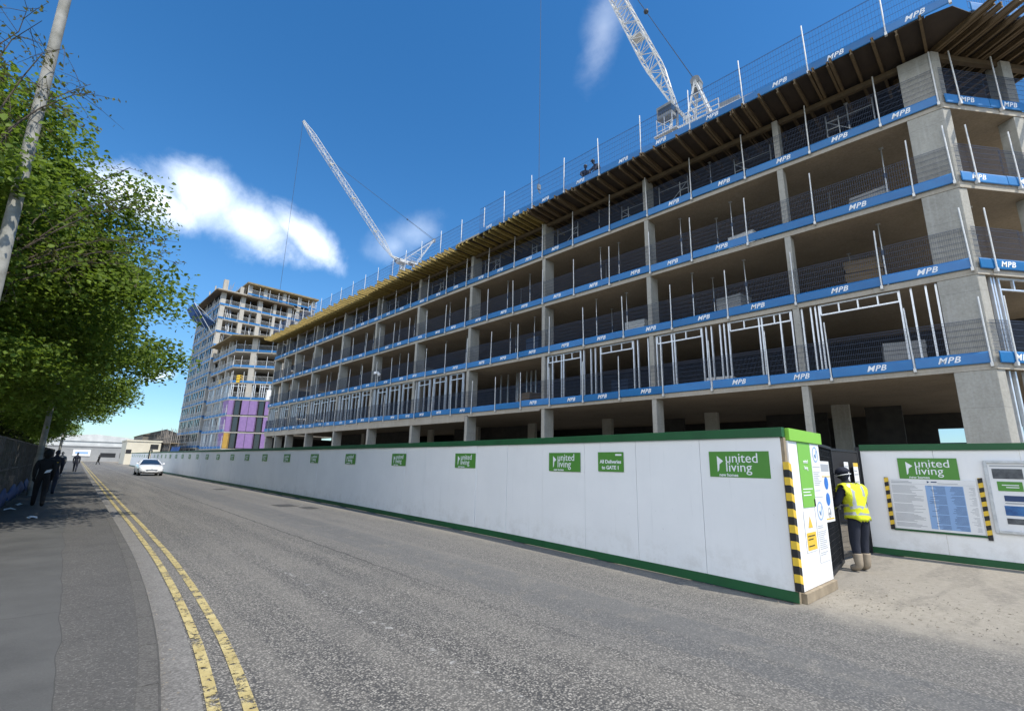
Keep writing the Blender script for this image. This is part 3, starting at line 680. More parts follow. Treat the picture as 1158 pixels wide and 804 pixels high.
# edge barriers: blue board with lettering, wire mesh, clamped post
def mesh_panel(h0,h1,ln=1.0,sp=.055,hs=.19,r=.006,wm=None):
    b=MB(); n=int(round(2.4/sp))
    for i in range(n+1):
        x=i/n*2.4; b.bar((x,0,h0),(x,0,h1),r)
    z=h0
    while z<h1+.01: b.bar((0,.006,z),(2.4,.006,z),r*1.25); z+=hs
    b.bar((0,.006,h1),(2.4,.006,h1),r*1.6)
    return b.mesh('mesh_panel',wm or M['wire'])
ME_mesh=mesh_panel(.52,1.56); ME_roofmesh=mesh_panel(.30,1.95,sp=.10,hs=.27,r=.007,wm=M['wire_roof'])
b=MB(); b.loft([[(x,.0,.19),(x,.022,.19),(x,.034,.215),(x,.036,.40),(x,.034,.50),(x,.016,.54),(x,.0,.55)] for x in (0,2.4)],smooth=False)
ME_board=b.mesh('toe_board',M['blue'])
b=MB(); b.tube([(0,0,.13),(0,0,2.27)],.024,8); b.box(-.035,.035,-.07,.03,.10,.22); b.bar((0,-.05,.16),(0,-.1,.16),.03); ME_post=b.mesh('post',[M['postw']])
ME_txt=text_mesh('MPB',.27,M['letter'],bold=.005,shear=.32,spacing=1.12)
FLN=['first','second','third','fourth','roof']
def barrier(frame,x0,x1,y,zb,label,group,msh=ME_mesh,post_at=0,txt=True):
    loc,rz=frame(x0,y,zb); ln=x1-x0
    t=thing('edge_barrier',label,'edge barrier',loc,rz,group)
    o=link('toe_board',ME_board,t); o.scale=(ln/2.4*.985,1,1); o.location=(0,.045,0); 
    o.rotation_euler=(R.uniform(-.03,.05),R.uniform(-.010,.010),0); o.location.z=R.uniform(-.025,.025)
    if txt:
        q=link('lettering',ME_txt,o); q.location=(1.2+R.uniform(-.35,.35),.040,.36); q.rotation_euler=(PI/2,0,PI); q.scale=(2.4/ln,1,1)
    o=link('mesh_panel',msh,t); o.scale=(ln/2.4*1.01,1,1); o.location=(0,.02+R.uniform(-.012,.012),R.uniform(-.04,.05)); o.rotation_euler=(0,R.uniform(-.008,.008),0)
    o=link('post',ME_post,t); o.location=(post_at,.11,R.uniform(-.03,.03)); o.rotation_euler=(R.uniform(-.02,.02),R.uniform(-.02,.02),0)
    return t
fa=lambda u,y,z: (fw(u,y,z),RZ)
CORN=fw(*C0); cdw=Vector(fw(*C1))-Vector(CORN); cdw.normalize()
CRZ=math.atan2(-cdw.y,-cdw.x)
def fc(x,y,z):
    ox=Vector((-cdw.x,-cdw.y,0)); oy=Vector((-ox.y,ox.x,0)); v=Vector(CORN)+ox*x+oy*y; return ((v.x,v.y,z),CRZ)
U1=[-.03,1.74,4.05,6.1]; U2=[-.03,2.25,4.9,7.45,9.98,12.53]; U3=[-.03,1.01,3.95,6.41,8.84,10.94,13.28]; U4=[-.03,1.56,3.82,6.27,8.67,10.95,13.2]
def ext(l,s):
    l=list(l)
    while l[-1]<UE-1.2: l.append(min(l[-1]+s*R.uniform(.96,1.04),UE-.02))
    return l
for li,(U,s) in enumerate(((U1,2.28),(U2,2.5),(U3,2.38),(U4,2.4))):
    U=ext(U,s)
    for i in range(len(U)-1):
        barrier(fa,U[i],U[i+1],0,LV[li],f'blue board and mesh edge barrier on the {FLN[li]} floor, {nth(i)} from the near corner','edge barriers on the long facade floors',txt=(U[i+1]-U[i]>1.3 and R.random()>.08))
    for i in range(2):
        barrier(fc,-1.72*(i+1)-.05,-1.72*i-.05,0,LV[li],f'sunlit blue edge barrier on the {FLN[li]} floor of the angled corner, {"nearer" if i==0 else "farther"} one','edge barriers on the angled corner',post_at=1.2 if i==0 else 1.3)
UR=ext([-.75,.9,3.25,5.6,7.9],2.4)
def ply_out(u): return 1.48 if u<22 else (1.05 if u<34 else .75)
for i in range(len(UR)-1):
    barrier(fa,UR[i],UR[i+1],ply_out(UR[i]+1)-.03,16.16,f'blue board and tall mesh edge barrier on the roof deck, {nth(i)} from the near corner','edge barriers on the roof deck',ME_roofmesh)
for i in range(2):
    barrier(fc,-2.3*(i+1)-.1,-2.3*i-.1,1.2,16.16,f'roof deck edge barrier over the angled corner, {"next to" if i==0 else "farther from"} the long facade','edge barriers on the roof deck',ME_roofmesh,txt=False)

# formwork decks of the roof slab, one per bay
b=MB(); S=[(-.04,0),(.04,0),(.04,.04),(.014,.05),(.014,.15),(.04,.16),(.04,.2),(-.04,.2),(-.04,.16),(-.014,.15),(-.014,.05),(-.04,.04)]
b.loft([[(x,-2.0,z) for x,z in S],[(x,1.62,z) for x,z in S]],smooth=False); ME_joist=b.mesh('joist',M['timber']); ME_joist_shaded=b.mesh('joist',M['timber_shaded'])
bays=[-.1]+[c[0] for c in COLS]
def deck(frame,x0,x1,out,label,jit,step,me=None):
    me=me or ME_joist
    loc,rz=frame(x0,0,0); t=thing('formwork_deck',label,'formwork',loc,rz,'timber formwork decks under the roof slab'); ln=x1-x0
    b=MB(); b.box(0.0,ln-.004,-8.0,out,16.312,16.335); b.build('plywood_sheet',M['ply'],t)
    b=MB(); b.box(.02,ln-.02,-.30,-.12,15.90,16.095); b.build('waling_beam',M['timber_dk'],t,.006)
    b=MB(); b.box(0,ln-.004,-8,out-.05,16.34,16.50); b.build('wet_slab',M['slab'],t)
    x=.12; 
    while x<ln-.05:
        o=link('joist',me,t); o.location=(x+R.uniform(-.05,.05),R.uniform(-.12,.16)*(1.6 if jit else 1)+jit,16.105); o.rotation_euler=(0,0,R.uniform(-.012,.012)); 
        if R.random()<.25:
            o2=link('joist',me,t); o2.location=(o.location.x+.11,R.uniform(-.1,.1)+jit,16.105)
        x+=step*R.uniform(.75,1.25)
    return t
for i in range(len(bays)-1):
    deck(fa,bays[i],bays[i+1],ply_out(bays[i]+2),f'timber formwork deck over the {nth(i)} bay from the near corner, joists poking out',.0 if i<5 else .12,.55 if i<3 else .5,ME_joist_shaded if i<3 else None)
dk=deck(fc,-4.6,-.25,1.2,'timber formwork deck fanned over the angled corner',.25,.42,ME_joist_shaded)
b=MB(); b.prism([(4.352,-2.0),(4.6,-1.2),(5.75,.88),(5.27,1.335),(4.352,1.2)],16.3115,16.334); b.build('corner_sheet',M['ply'],dk)

# support frames and props under it
def support_frame(u,y,lb,flip=False,ladder=True):
    loc,rz=fa(u,y,13.95); t=thing('support_frame',lb,'shoring frame',loc,rz,'steel support frames on the top floor'); h=1.94; w=1.55
    for x in (0,w): b=MB(); b.tube([(x,0,0),(x,0,h)],.026,6); b.box(x-.07,x+.07,-.07,.07,0,.012); b.build('leg',M['galv'],t)
    b=MB()
    if flip: b.bar((.06,0,1.6),(w,0,.3),.02)
    else: b.bar((w-.06,0,1.6),(0,0,.3),.02)
    b.bar((0,0,1.62),(w,0,1.62),.025); b.build('brace',M['galv'],t)
    if ladder:
        b=MB(); x0=0 if flip else w-.42
        for k in range(5): b.bar((x0,.01,.25+k*.34),(x0+.42,.01,.25+k*.34),.026)
        b.bar((x0+(.42 if flip else 0),.01,.05),(x0+(.42 if flip else 0),.01,1.75),.03); b.build('ladder',M['postw'],t)
def prop(u,y,z0,z1,lb,grp):
    loc,rz=fa(u,y,z0); t=thing('steel_prop',lb,'prop',loc,rz,grp); t.rotation_euler=(R.uniform(-.015,.015),R.uniform(-.015,.015),rz); h=z1-z0-.004
    b=MB(); b.tube([(0,0,0),(0,0,h*.58)],.031,7); b.build('outer_tube',M['galv'],t)
    b=MB(); b.tube([(0,0,h*.58),(0,0,h-.01)],.022,7); b.build('inner_tube',M['galv'],t)
    b=MB(); b.box(-.07,.07,-.07,.07,0,.012).box(-.07,.07,-.07,.07,h-.012,h); b.build('end_plate',M['galv'],t)
    b=MB(); b.tube([(0,0,h*.55),(0,0,h*.62)],.045,8); b.bar((-.09,0,h*.6),(.09,0,h*.6),.016); b.build('collar',M['wire'],t)
k=0
for bi in range(len(bays)-1):
    a0,a1=bays[bi]+(.95 if bi==0 else .35),bays[bi+1]
    n=2 if a1-a0>5 else 1
    for q in range(n):
        u=a0+.35+(a1-a0-2.1)*(q if n>1 else .3)
        support_frame(u,-.95-.3*(k%2),f'steel ladder support frame on the top floor in the {nth(bi)} bay, {"nearer" if q==0 else "farther"} of its pair' if n>1 else f'steel ladder support frame on the top floor in the short {nth(bi)} bay',flip=bool(q)); k+=1
for bi in range(len(bays)-1):
    u=(bays[bi]+bays[bi+1])/2+.2
    prop(u,-1.0,13.95,16.1,f'steel prop on the top floor in the middle of the {nth(bi)} bay','steel props on the top floor')
for li,(z0,z1) in enumerate(storeys[2:4]):
    cnt=0
    for u,y in [(2.2,-1.2),(3.6,-3.4),(7.0,-1.1),(8.9,-2.2),(9.4,-1.0),(13.1,-1.2),(14.9,-1.0),(15.2,-3),(19.7,-1.1),(21.7,-1.0),(22.8,-2.6),(26.5,-1.2),(28.9,-1.1),(33,-1.1),(35.4,-1.1),(39.9,-1.1),(42.3,-1.1),(46.6,-1.0),(49,-1.1),(53,-1.1)]:
        u+= .5*li*(1 if int(u)%2 else -1)*.8
        prop(u,y,z0,z1,f'steel prop under the {FLN[li+2]} floor slab, {nth(cnt)} from the near corner','steel props on the middle floors'); cnt+=1
for i,(x,y) in enumerate([(-1.5,-1.0),(-2.0,-1.7)]):
    for li in (2,3):
        loc,rz=fc(x,y,0); inv=Vector((loc[0]-P0[0],loc[1]-P0[1])); u=-math.sin(AA)*inv.x+math.cos(AA)*inv.y; yy=-math.cos(AA)*inv.x-math.sin(AA)*inv.y
        prop(u,yy,storeys[li][0],storeys[li][1],f'steel prop behind the angled corner on the {FLN[li-1]} floor, {"nearer" if i==0 else "deeper"} one','steel props on the middle floors')

# light steel stud frames on the first floor
def stud_frame(frame,x0,x1,z0,z1,lb,studs,wins,grp='light steel wall frames on the first floor',y=-.17):
    loc,rz=frame(x0,y,z0); t=thing('stud_wall_frame',lb,'wall frame',loc,rz,grp); ln=x1-x0; h=z1-z0
    b=MB(); b.box(0,ln,-.05,.05,0,.045); b.build('bottom_track',M['stud'],t)
    for a,c in wins:
        b=MB(); b.box(a-.05,c+.05,-.045,.045,h-.06,h-.005); b.box(a,c,-.04,.04,h-.42,h-.37)
        n=max(2,int((c-a)/.55))
        for q in range(n+1): xx=a+(c-a)*q/n; b.box(xx-.022,xx+.022,-.038,.038,h-.37,h-.06)
        b.build('lintel',M['stud'],t)
    for x in studs:
        b=MB(); w=.052; b.box(x-w/2,x+w/2,.046,.05,.045,h-.005); b.box(x-w/2,x-w/2+.004,-.05,.046,.045,h-.005); b.box(x+w/2-.004,x+w/2,-.05,.046,.045,h-.005); b.build('stud',M['stud'],t)
    return t
fz0,fz1=4.955,7.735
stud_frame(fa,.87,4.82,fz0,fz1,'bright steel wall frame beside the near corner column',[.03,.28,.66,.98,3.35,3.47,3.62,3.92],[(1.0,3.3)])
stud_frame(fa,5.10,10.97,fz0,fz1,'bright steel wall frame in the second bay with two wide openings',[.06,.46,1.14,1.25,2.46,2.64,2.82,3.19,3.42,3.61,4.9,5.02,5.6,5.8],[(.1,2.4),(3.65,5.75)])
stud_frame(fa,11.25,17.8,fz0,fz1,'bright steel wall frame in the third bay',[.09,.65,.89,2.83,3.16,3.44,3.9,4.1,5.3,5.45,6.1,6.45],[(.95,2.8),(4.15,6.4)])
loc=stud_frame(fa,18.3,24.5,fz0,fz1,'recessed steel wall frame in the fourth bay behind the slab edge',[.4,1.6,1.75,2.6,3.0,3.4,4.2,4.35,5.2,5.9],[],y=-2.6)
fb=[24.95,31.1,37.75,44.35,50.95,56.45,59.85,63.15]
for i in range(len(fb)-1):
    ln=fb[i+1]-fb[i]-.32; x=.05; st=[]; wn=[]; k=0
    while x<ln-.1:
        st+= [x,x+.12]; 
        if k%2==0 and x+1.5<ln: wn.append((x+.14,x+1.4)); st.append(x+.75); x+=1.42
        else: x+=.55
        k+=1
    st.append(ln-.05)
    stud_frame(fa,fb[i]+.3,fb[i]+.3+ln,fz0,fz1,f'bright steel wall frame in the {nth(i+4)} bay from the near corner',st,wn)
stud_frame(fc,-2.7,-.3,fz0,fz1,'sunlit bright steel wall frame in the angled corner on the first floor',[2.36,2.12,2.02,1.85,.2,.1],[(.2,1.85)])
stud_frame(fc,-2.7,-.3,2.3,4.73,'sunlit bright steel wall frame in the angled corner at ground level',[2.36,2.16,1.95,1.6,.4],[],grp='light steel wall frame at ground level')
# CCTV / flood lamp on the facade
loc,rz=fa(36.7,.12,8.75); t=thing('security_camera','small white security camera on a post on the facade','camera',loc,rz)
b=MB(); b.tube([(0,0,-.6),(0,0,.15)],.03,6); b.build('bracket',M['postw'],t)
b=MB(); b.box(-.22,.22,.02,.28,.15,.36); b.build('housing',M['letter'],t,.02); b=MB(); b.ball((-.5,.15,.05),.14); b.bar((0,.1,.2),(-.5,.15,.15),.05); b.build('dome',M['paper'],t)

# ------------------------------------------------------------------ farther blocks
def frame_face(bld,O,ang,ln,levels,cols,depth_cols,name_post='edge_guard',studs=None,rail=True,bh=.4,colz=0):
    """face along local x from O (world x,y) heading ang; outward normal = +y of that frame. Parts parented to bld (at world origin offset)"""
    ca,sa=math.cos(ang),math.sin(ang); bx_,by_=bld.location.x,bld.location.y
    def P(x,y,z): return (O[0]+ca*x-sa*y-bx_, O[1]+sa*x+ca*y-by_, z)
    def bx(b,x0,x1,y0,y1,z0,z1):
        vs=[P(x0,y0,z0),P(x1,y0,z0),P(x1,y1,z0),P(x0,y1,z0),P(x0,y0,z1),P(x1,y0,z1),P(x1,y1,z1),P(x0,y1,z1)]
        b.add(vs,[(0,3,2,1),(4,5,6,7),(0,1,5,4),(1,2,6,5),(2,3,7,6),(3,0,4,7)])
    for x,w in cols:
        b=MB(); bx(b,x,x+w,-depth_cols,-.02,colz,levels[-1]); b.build('column',M['tower_conc'],bld)
    for k,z in enumerate(levels[:-1]):
        if rail:
            b=MB(); bx(b,0.02,ln-.02,.02,.06,z+.02,z+bh); b.build('toe_board',M['blue'],bld)
            b=MB(); x=.2
            while x<ln:
                b.bar(P(x,.08,z-.1),P(x+R.uniform(-.03,.03),.08,z+R.uniform(1.9,2.3)),.06); x+=R.uniform(1.9,2.6)
            x=.05
            while x<ln: b.bar(P(x,.0,z+bh),P(x,.0,z+1.3),.02); x+=.22
            b.bar(P(0,0,z+1.3),P(ln,0,z+1.3),.03); b.build(name_post,M['postw'],bld)
    return P,bx
def slabs(bld,poly,levels,t=.22):
    bx_,by_=bld.location.x,bld.location.y
    pl=[(x-bx_,y-by_) for x,y in poly]
    if poly_area(pl)<0: pl=pl[::-1]
    for z in levels:
        b=MB(); b.prism(pl,z-t,z); b.build('floor_slab',M['tower_conc'],bld)
def shaft(bld,poly,z0,z1,m,name='core_wall'):
    bx_,by_=bld.location.x,bld.location.y; pl=[(x-bx_,y-by_) for x,y in poly]
    if poly_area(pl)<0: pl=pl[::-1]
    b=MB(); b.prism(pl,z0,z1); return b.build(name,m,bld)

# tower: long side faces the road, front faces the camera side (south)
TB=thing('concrete_tower','tall twelve-storey concrete tower under construction at the far end of the site','building',(19.4,118,0))
tl=[.3]+[.6+3.1*k for k in range(1,13)]   # roof 37.8
SLA=AA
tdir=(-math.sin(SLA),math.cos(SLA)); 
TW,TD=15.2,21.5
def tp(x,y): return (19.4+x*math.cos(SLA)-y*math.sin(SLA),118+x*math.sin(SLA)+y*math.cos(SLA))
tpoly=[tp(0,0),tp(TW,0),tp(TW,TD),tp(0,TD)]
slabs(TB,tpoly,tl); 
sp=[tp(3.5,3.5),tp(TW-2,3.5),tp(TW-2,TD-2),tp(3.5,TD-2)]; shaft(TB,sp,0,37.5,M['blockwork'])
P,bx=frame_face(TB,tp(TW,0),PI+SLA,TW,tl,[(TW-.95,.93),(TW-4.9,.9),(TW-8.5,.9),(TW-11.6,.6),(.05,.9)],1.0)
# props between floors on the front
for k in range(5,12):
    b=MB()
    for q in range(11): x=R.uniform(.5,TW-.5); b.bar(P(x,-R.uniform(.3,1.2),tl[k]),P(x,-R.uniform(.3,1.2),tl[k+1]-.2),.07)
    b.build('prop_row',M['galv'],TB)
P,bx=frame_face(TB,tp(0,0),PI/2+SLA,TD,tl,[(0.0,.55),(6.3,.5),(12.6,.5),(TD-.6,.55)],.8)
for k in range(0,12):
    b=MB(); b2=MB(); x=.8
    while x<TD-.5:
        bx(b,x,x+R.choice((.5,.65,.9)),-.2,-.05,tl[k]+.1,tl[k+1]-.24); x+=R.uniform(1.3,1.9)
    if k<7:
        bx(b2,.6,TD-.6,-.35,-.22,tl[k],tl[k+1]-.24); b2.build('spandrel_panel',M['concrete'],TB)
        b.build('wall_panel',M['glass'],TB)
    else: b.build('wall_panel',M['glass'],TB)
# formwork overhang of its roof, column starters, set-back top storey
b=MB(); o=[tp(-1.3,-1.0),tp(TW+.3,-1.0),tp(TW+.3,TD+1),tp(-1.3,TD+1)]
shaft(TB,o,37.55,37.8,M['timber_dk'],'formwork_deck')
shaft(TB,[tp(-1.0,-.8),tp(TW,-.8),tp(TW,TD+.5),tp(-1.0,TD+.5)],37.81,38.05,M['tower_conc'],'roof_slab')
for x,y,h,w in ((.1,.1,2.6,.9),(3.6,.4,1.9,.7),(-.9,3,1.5,.25),(-.9,8,1.4,.2)):
    a=tp(x,y); shaft(TB,[a,(a[0]+w,a[1]),(a[0]+w,a[1]+w),(a[0],a[1]+w)],38.05,38.05+h,M['tower_conc'],'column_starter')
b=MB()
for q in range(26):
    x=R.uniform(0,5); y=R.uniform(0,6); a=tp(x,y); b.bar((a[0]-19.4,a[1]-118,38),(a[0]-19.4+R.uniform(-.1,.8),a[1]-118,38+R.uniform(1,2.6)),.05)
b.build('starter_bars',M['scaff'],TB)['kind']='stuff'

top=[tp(5.0,.0),tp(20.5,0),tp(20.5,14),tp(5.0,14)]
shaft(TB,[tp(4.6,-.9),tp(21,-.9),tp(21,14),tp(4.6,14)],40.75,41.1,M['timber_mid'],'formwork_deck')
shaft(TB,[tp(7,2.5),tp(20,2.5),tp(20,13),tp(7,13)],38.05,40.75,M['blue_dark'],'top_storey_wall')
for x in (5.2,8.5,12.8,16.4,19.8):
    a=tp(x,0.1); shaft(TB,[a,(a[0]+.75,a[1]),(a[0]+.75,a[1]+.8),(a[0],a[1]+.8)],38.05,40.75,M['tower_conc'],'column')
for kz in range(6,13):
    shaft(TB,[tp(TW,0.05),tp(20.5,.05),tp(20.5,13),tp(TW,13)],tl[kz]-.22,tl[kz]-.002,M['tower_conc'],'floor_slab')
for x in (16.2,19.8):
    a=tp(x,.1); shaft(TB,[a,(a[0]+.75,a[1]),(a[0]+.75,a[1]+.8),(a[0],a[1]+.8)],0,37.5,M['tower_conc'],'column')
shaft(TB,[tp(TW,4),tp(20,4),tp(20,12),tp(TW,12)],0,37.4,M['blockwork'],'core_wall')
P,bx=frame_face(TB,tp(20.6,0),PI+SLA,20.6-TW,tl[5:],[],1)
P,bx=frame_face(TB,tp(20.6,-.9),PI+SLA,15.8,[38.1,41],[],1)
t=thing('debris_net','blue debris net fan jutting from the upper side of the tower','safety net',(tp(0,6)[0],tp(0,6)[1],30.5),SLA)
b=MB(); 
rings=[]
for k in range(9):
    y=-4+k*.95; rings.append([(-.1,y,.4),(-1.6,y,1.1-.25*math.sin(k)),(-3.4,y,2.4-.3*math.sin(k*1.7)),(-4.4,y,3.9),(-4.36,y,3.94),(-3.36,y,2.45),(-1.56,y,1.15),(-.06,y,.5)])
b.loft(rings,smooth=False); b.build('net',M['bluenet'],t)
b=MB()
for k in (-4,-1.5,1,3.4): b.bar((0,k,-2.5),(-4.4,k,3.85),.09); b.bar((0,k,.4),(-4.4,k,3.9),.07)
b.build('outrigger',M['galv'],t)

# block B with purple boarding
BB=thing('concrete_block','eight-storey concrete block with purple boarding on its lower floors beyond the long building','building',(20.5,101.4,0))
bl=[.35,3.4,6.45,9.5,12.5,15.6,18.6,21.65,24.6]
bdir=Vector((.819,-.574)); e1=(20.5+bdir.x*8.6,101.4+bdir.y*8.6); f1=(19.75,117.4)
bpoly=[(20.5,101.4),e1,(40,e1[1]),(40,117.4),f1]
slabs(BB,bpoly,bl); shaft(BB,[(24.5,104),(38,100),(38,116),(23.5,116)],0,24.3,M['blockwork'])
shaft(BB,[(19.4,100.6),(e1[0]-.2,e1[1]-1.3),(40,e1[1]-1.3),(40,116.5),(18.8,116.5)],24.36,24.58,M['timber_mid'],'formwork_deck')
angB=math.atan2(-bdir.y,-bdir.x)
P,bx=frame_face(BB,e1,angB,8.6,bl[4:],[(7.0-1.2-.9,1.0),(.0,.6)],.9)
for i in range(3,-1,-1):
    if i==0: continue
for li in range(1,4):
    z0,z1=bl[li]+.04,bl[li+1]-.26
    for j,(x0,x1,mm) in enumerate(((.1,2.0,'purple'),(3.35,6.2,'purple'),(7.55,8.55,'purple' if li>1 else 'ochre'))):
        b=MB(); bx(b,x0,x1,-.12,.03,z0,z1); b.build('boarding_panel',M[mm],BB)
    b=MB()
    for x in (.1,1.0,3.4,4.8,6.15,7.6): bx(b,x,x+.05,.031,.06,z0,z1)
    bx(b,.1,2.0,.032,.055,z0,z0+.1); bx(b,3.35,6.2,.032,.055,z0,z0+.1); b.build('batten',M['window_frame'],BB)
    for x0,x1 in ((2.2,3.15),(6.45,7.4)):
        f=MB(); bx(f,x0,x0+.08,-.1,.05,z0,z1); bx(f,x1-.08,x1,-.1,.05,z0,z1); bx(f,x0+.08,x1-.08,-.1,.05,z0,z0+.08); bx(f,x0+.08,x1-.08,-.1,.05,z1-.08,z1); wf=f.build('window',M['window_frame'],BB)
        bx(f,x0+.08,x1-.08,-.05,.02,z0+1.9,z0+1.96); g=MB(); bx(g,x0+.08,x1-.08,-.04,0,z0+.08,z1-.08); g.build('pane',M['glass'],wf)
z0,z1=bl[4],bl[5]-.22
b=MB()
for x in (.3,.5,1.5,1.7,2.5,2.9,3.3,4.2,4.5,5.3,6.2,6.6,7.2,8.1,8.4): bx(b,x,x+.11,-.15,-.05,z0,z1)
bx(b,.3,3.3,-.16,-.04,z1-.5,z1-.42); bx(b,4.5,8.4,-.16,-.04,z1-.5,z1-.42); b.build('wall_frame',M['stud'],BB)
b=MB(); bx(b,.2,2.0,.07,.1,z0,z0+1.9); b.build('wrapped_pallet',M['paper'],BB)
angL=math.atan2(f1[1]-101.4,f1[0]-20.5)
P,bx=frame_face(BB,(20.5,101.4),angL,16,bl[1:],[(5,.5),(10.5,.5)],.9)
for li in range(0,5):
    b=MB(); x=.3
    while x<15.6: bx(b,x,x+R.choice((.12,.12,.5)),-.2,-.06,bl[li],bl[li+1]-.22); x+=R.uniform(.6,1.2)
    b.build('wall_frame',M['stud'],BB)
    if li in(1,2,3): b=MB(); bx(b,.1,3.4,-.05,.0,bl[li]+.05,bl[li+1]-.25); b.build('boarding_panel',M['purple'],BB)
    if li==0: b=MB(); bx(b,.1,3.2,-.05,.0,bl[li]+.05,bl[li+1]-.25); b.build('boarding_panel',M['ochre'],BB)
for lb,x,z in (('yellow formwork stack at the angled corner of the purple boarded block',3.4,bl[5]),('yellow formwork stack at the back of the purple boarded block',-9,bl[5])):
    p=P(-.6,-1.2,z) if x>0 else P(9,-.6,z)
    t=thing('formwork_stack',lb,'formwork stack',(p[0]+20.5,p[1]+101.4,z),.5)
    for k in range(3):
        b=MB(); b.box(-.5,.5,-.3,.3,k*.5,k*.5+.42); b.build('crate',M['yellow'],t)
        b=MB(); b.box(-.3,.3,-.32,-.302,k*.5+.1,k*.5+.3); b.build('void',M['black'],t)

# scaffold at the tower foot
S=thing('scaffold','rusty brown tube scaffold with boarded lifts at the foot of the tower','scaffold',(15.2,121,0),SLA)
for j,y0 in enumerate((0,10)):
    for kind in ('standard','ledger','boarding'):
        b=MB()
        if kind=='standard':
            for x in (0,1.4,2.8):
                for y in range(0,11,2): b.bar((x,y+y0,0),(x,y+y0,6.6+R.uniform(-.4,1.5)),.09)
        elif kind=='ledger':
            for x in (0,2.8):
                for z in (1,2.3,3.3,4.6,5.6): b.bar((x,y0,z),(x,y0+10,z),.08)
            for q in range(4): b.bar((0,y0+q*2,2),(0,y0+q*2+2,4.2),.07)
        else:
            for z in (2.1,4.4): b.box(-.1,2.9,y0,y0+9.98,z,z+.12)
        b.build(kind,M['scaff'] if kind!='boarding' else M['wood'],S)
b=MB(); b.loft([[(0,0,0),(.3,0,1.6),(.25,0,1.62),(-.05,0,.02)],[(0,5,0),(.15,5,1.5),(.1,5,1.52),(-.05,5,.02)],[(0,9,0),(.3,9,1.7),(.25,9,1.72),(-.05,9,.02)]],smooth=False); o=b.build('tarpaulin_screen',M['bluenet']); o.location=(14.2,103,1.9); tag(o,'blue tarpaulin screen tied up behind the hoarding by the tower foot','tarpaulin')
for k in range(3):
    pass

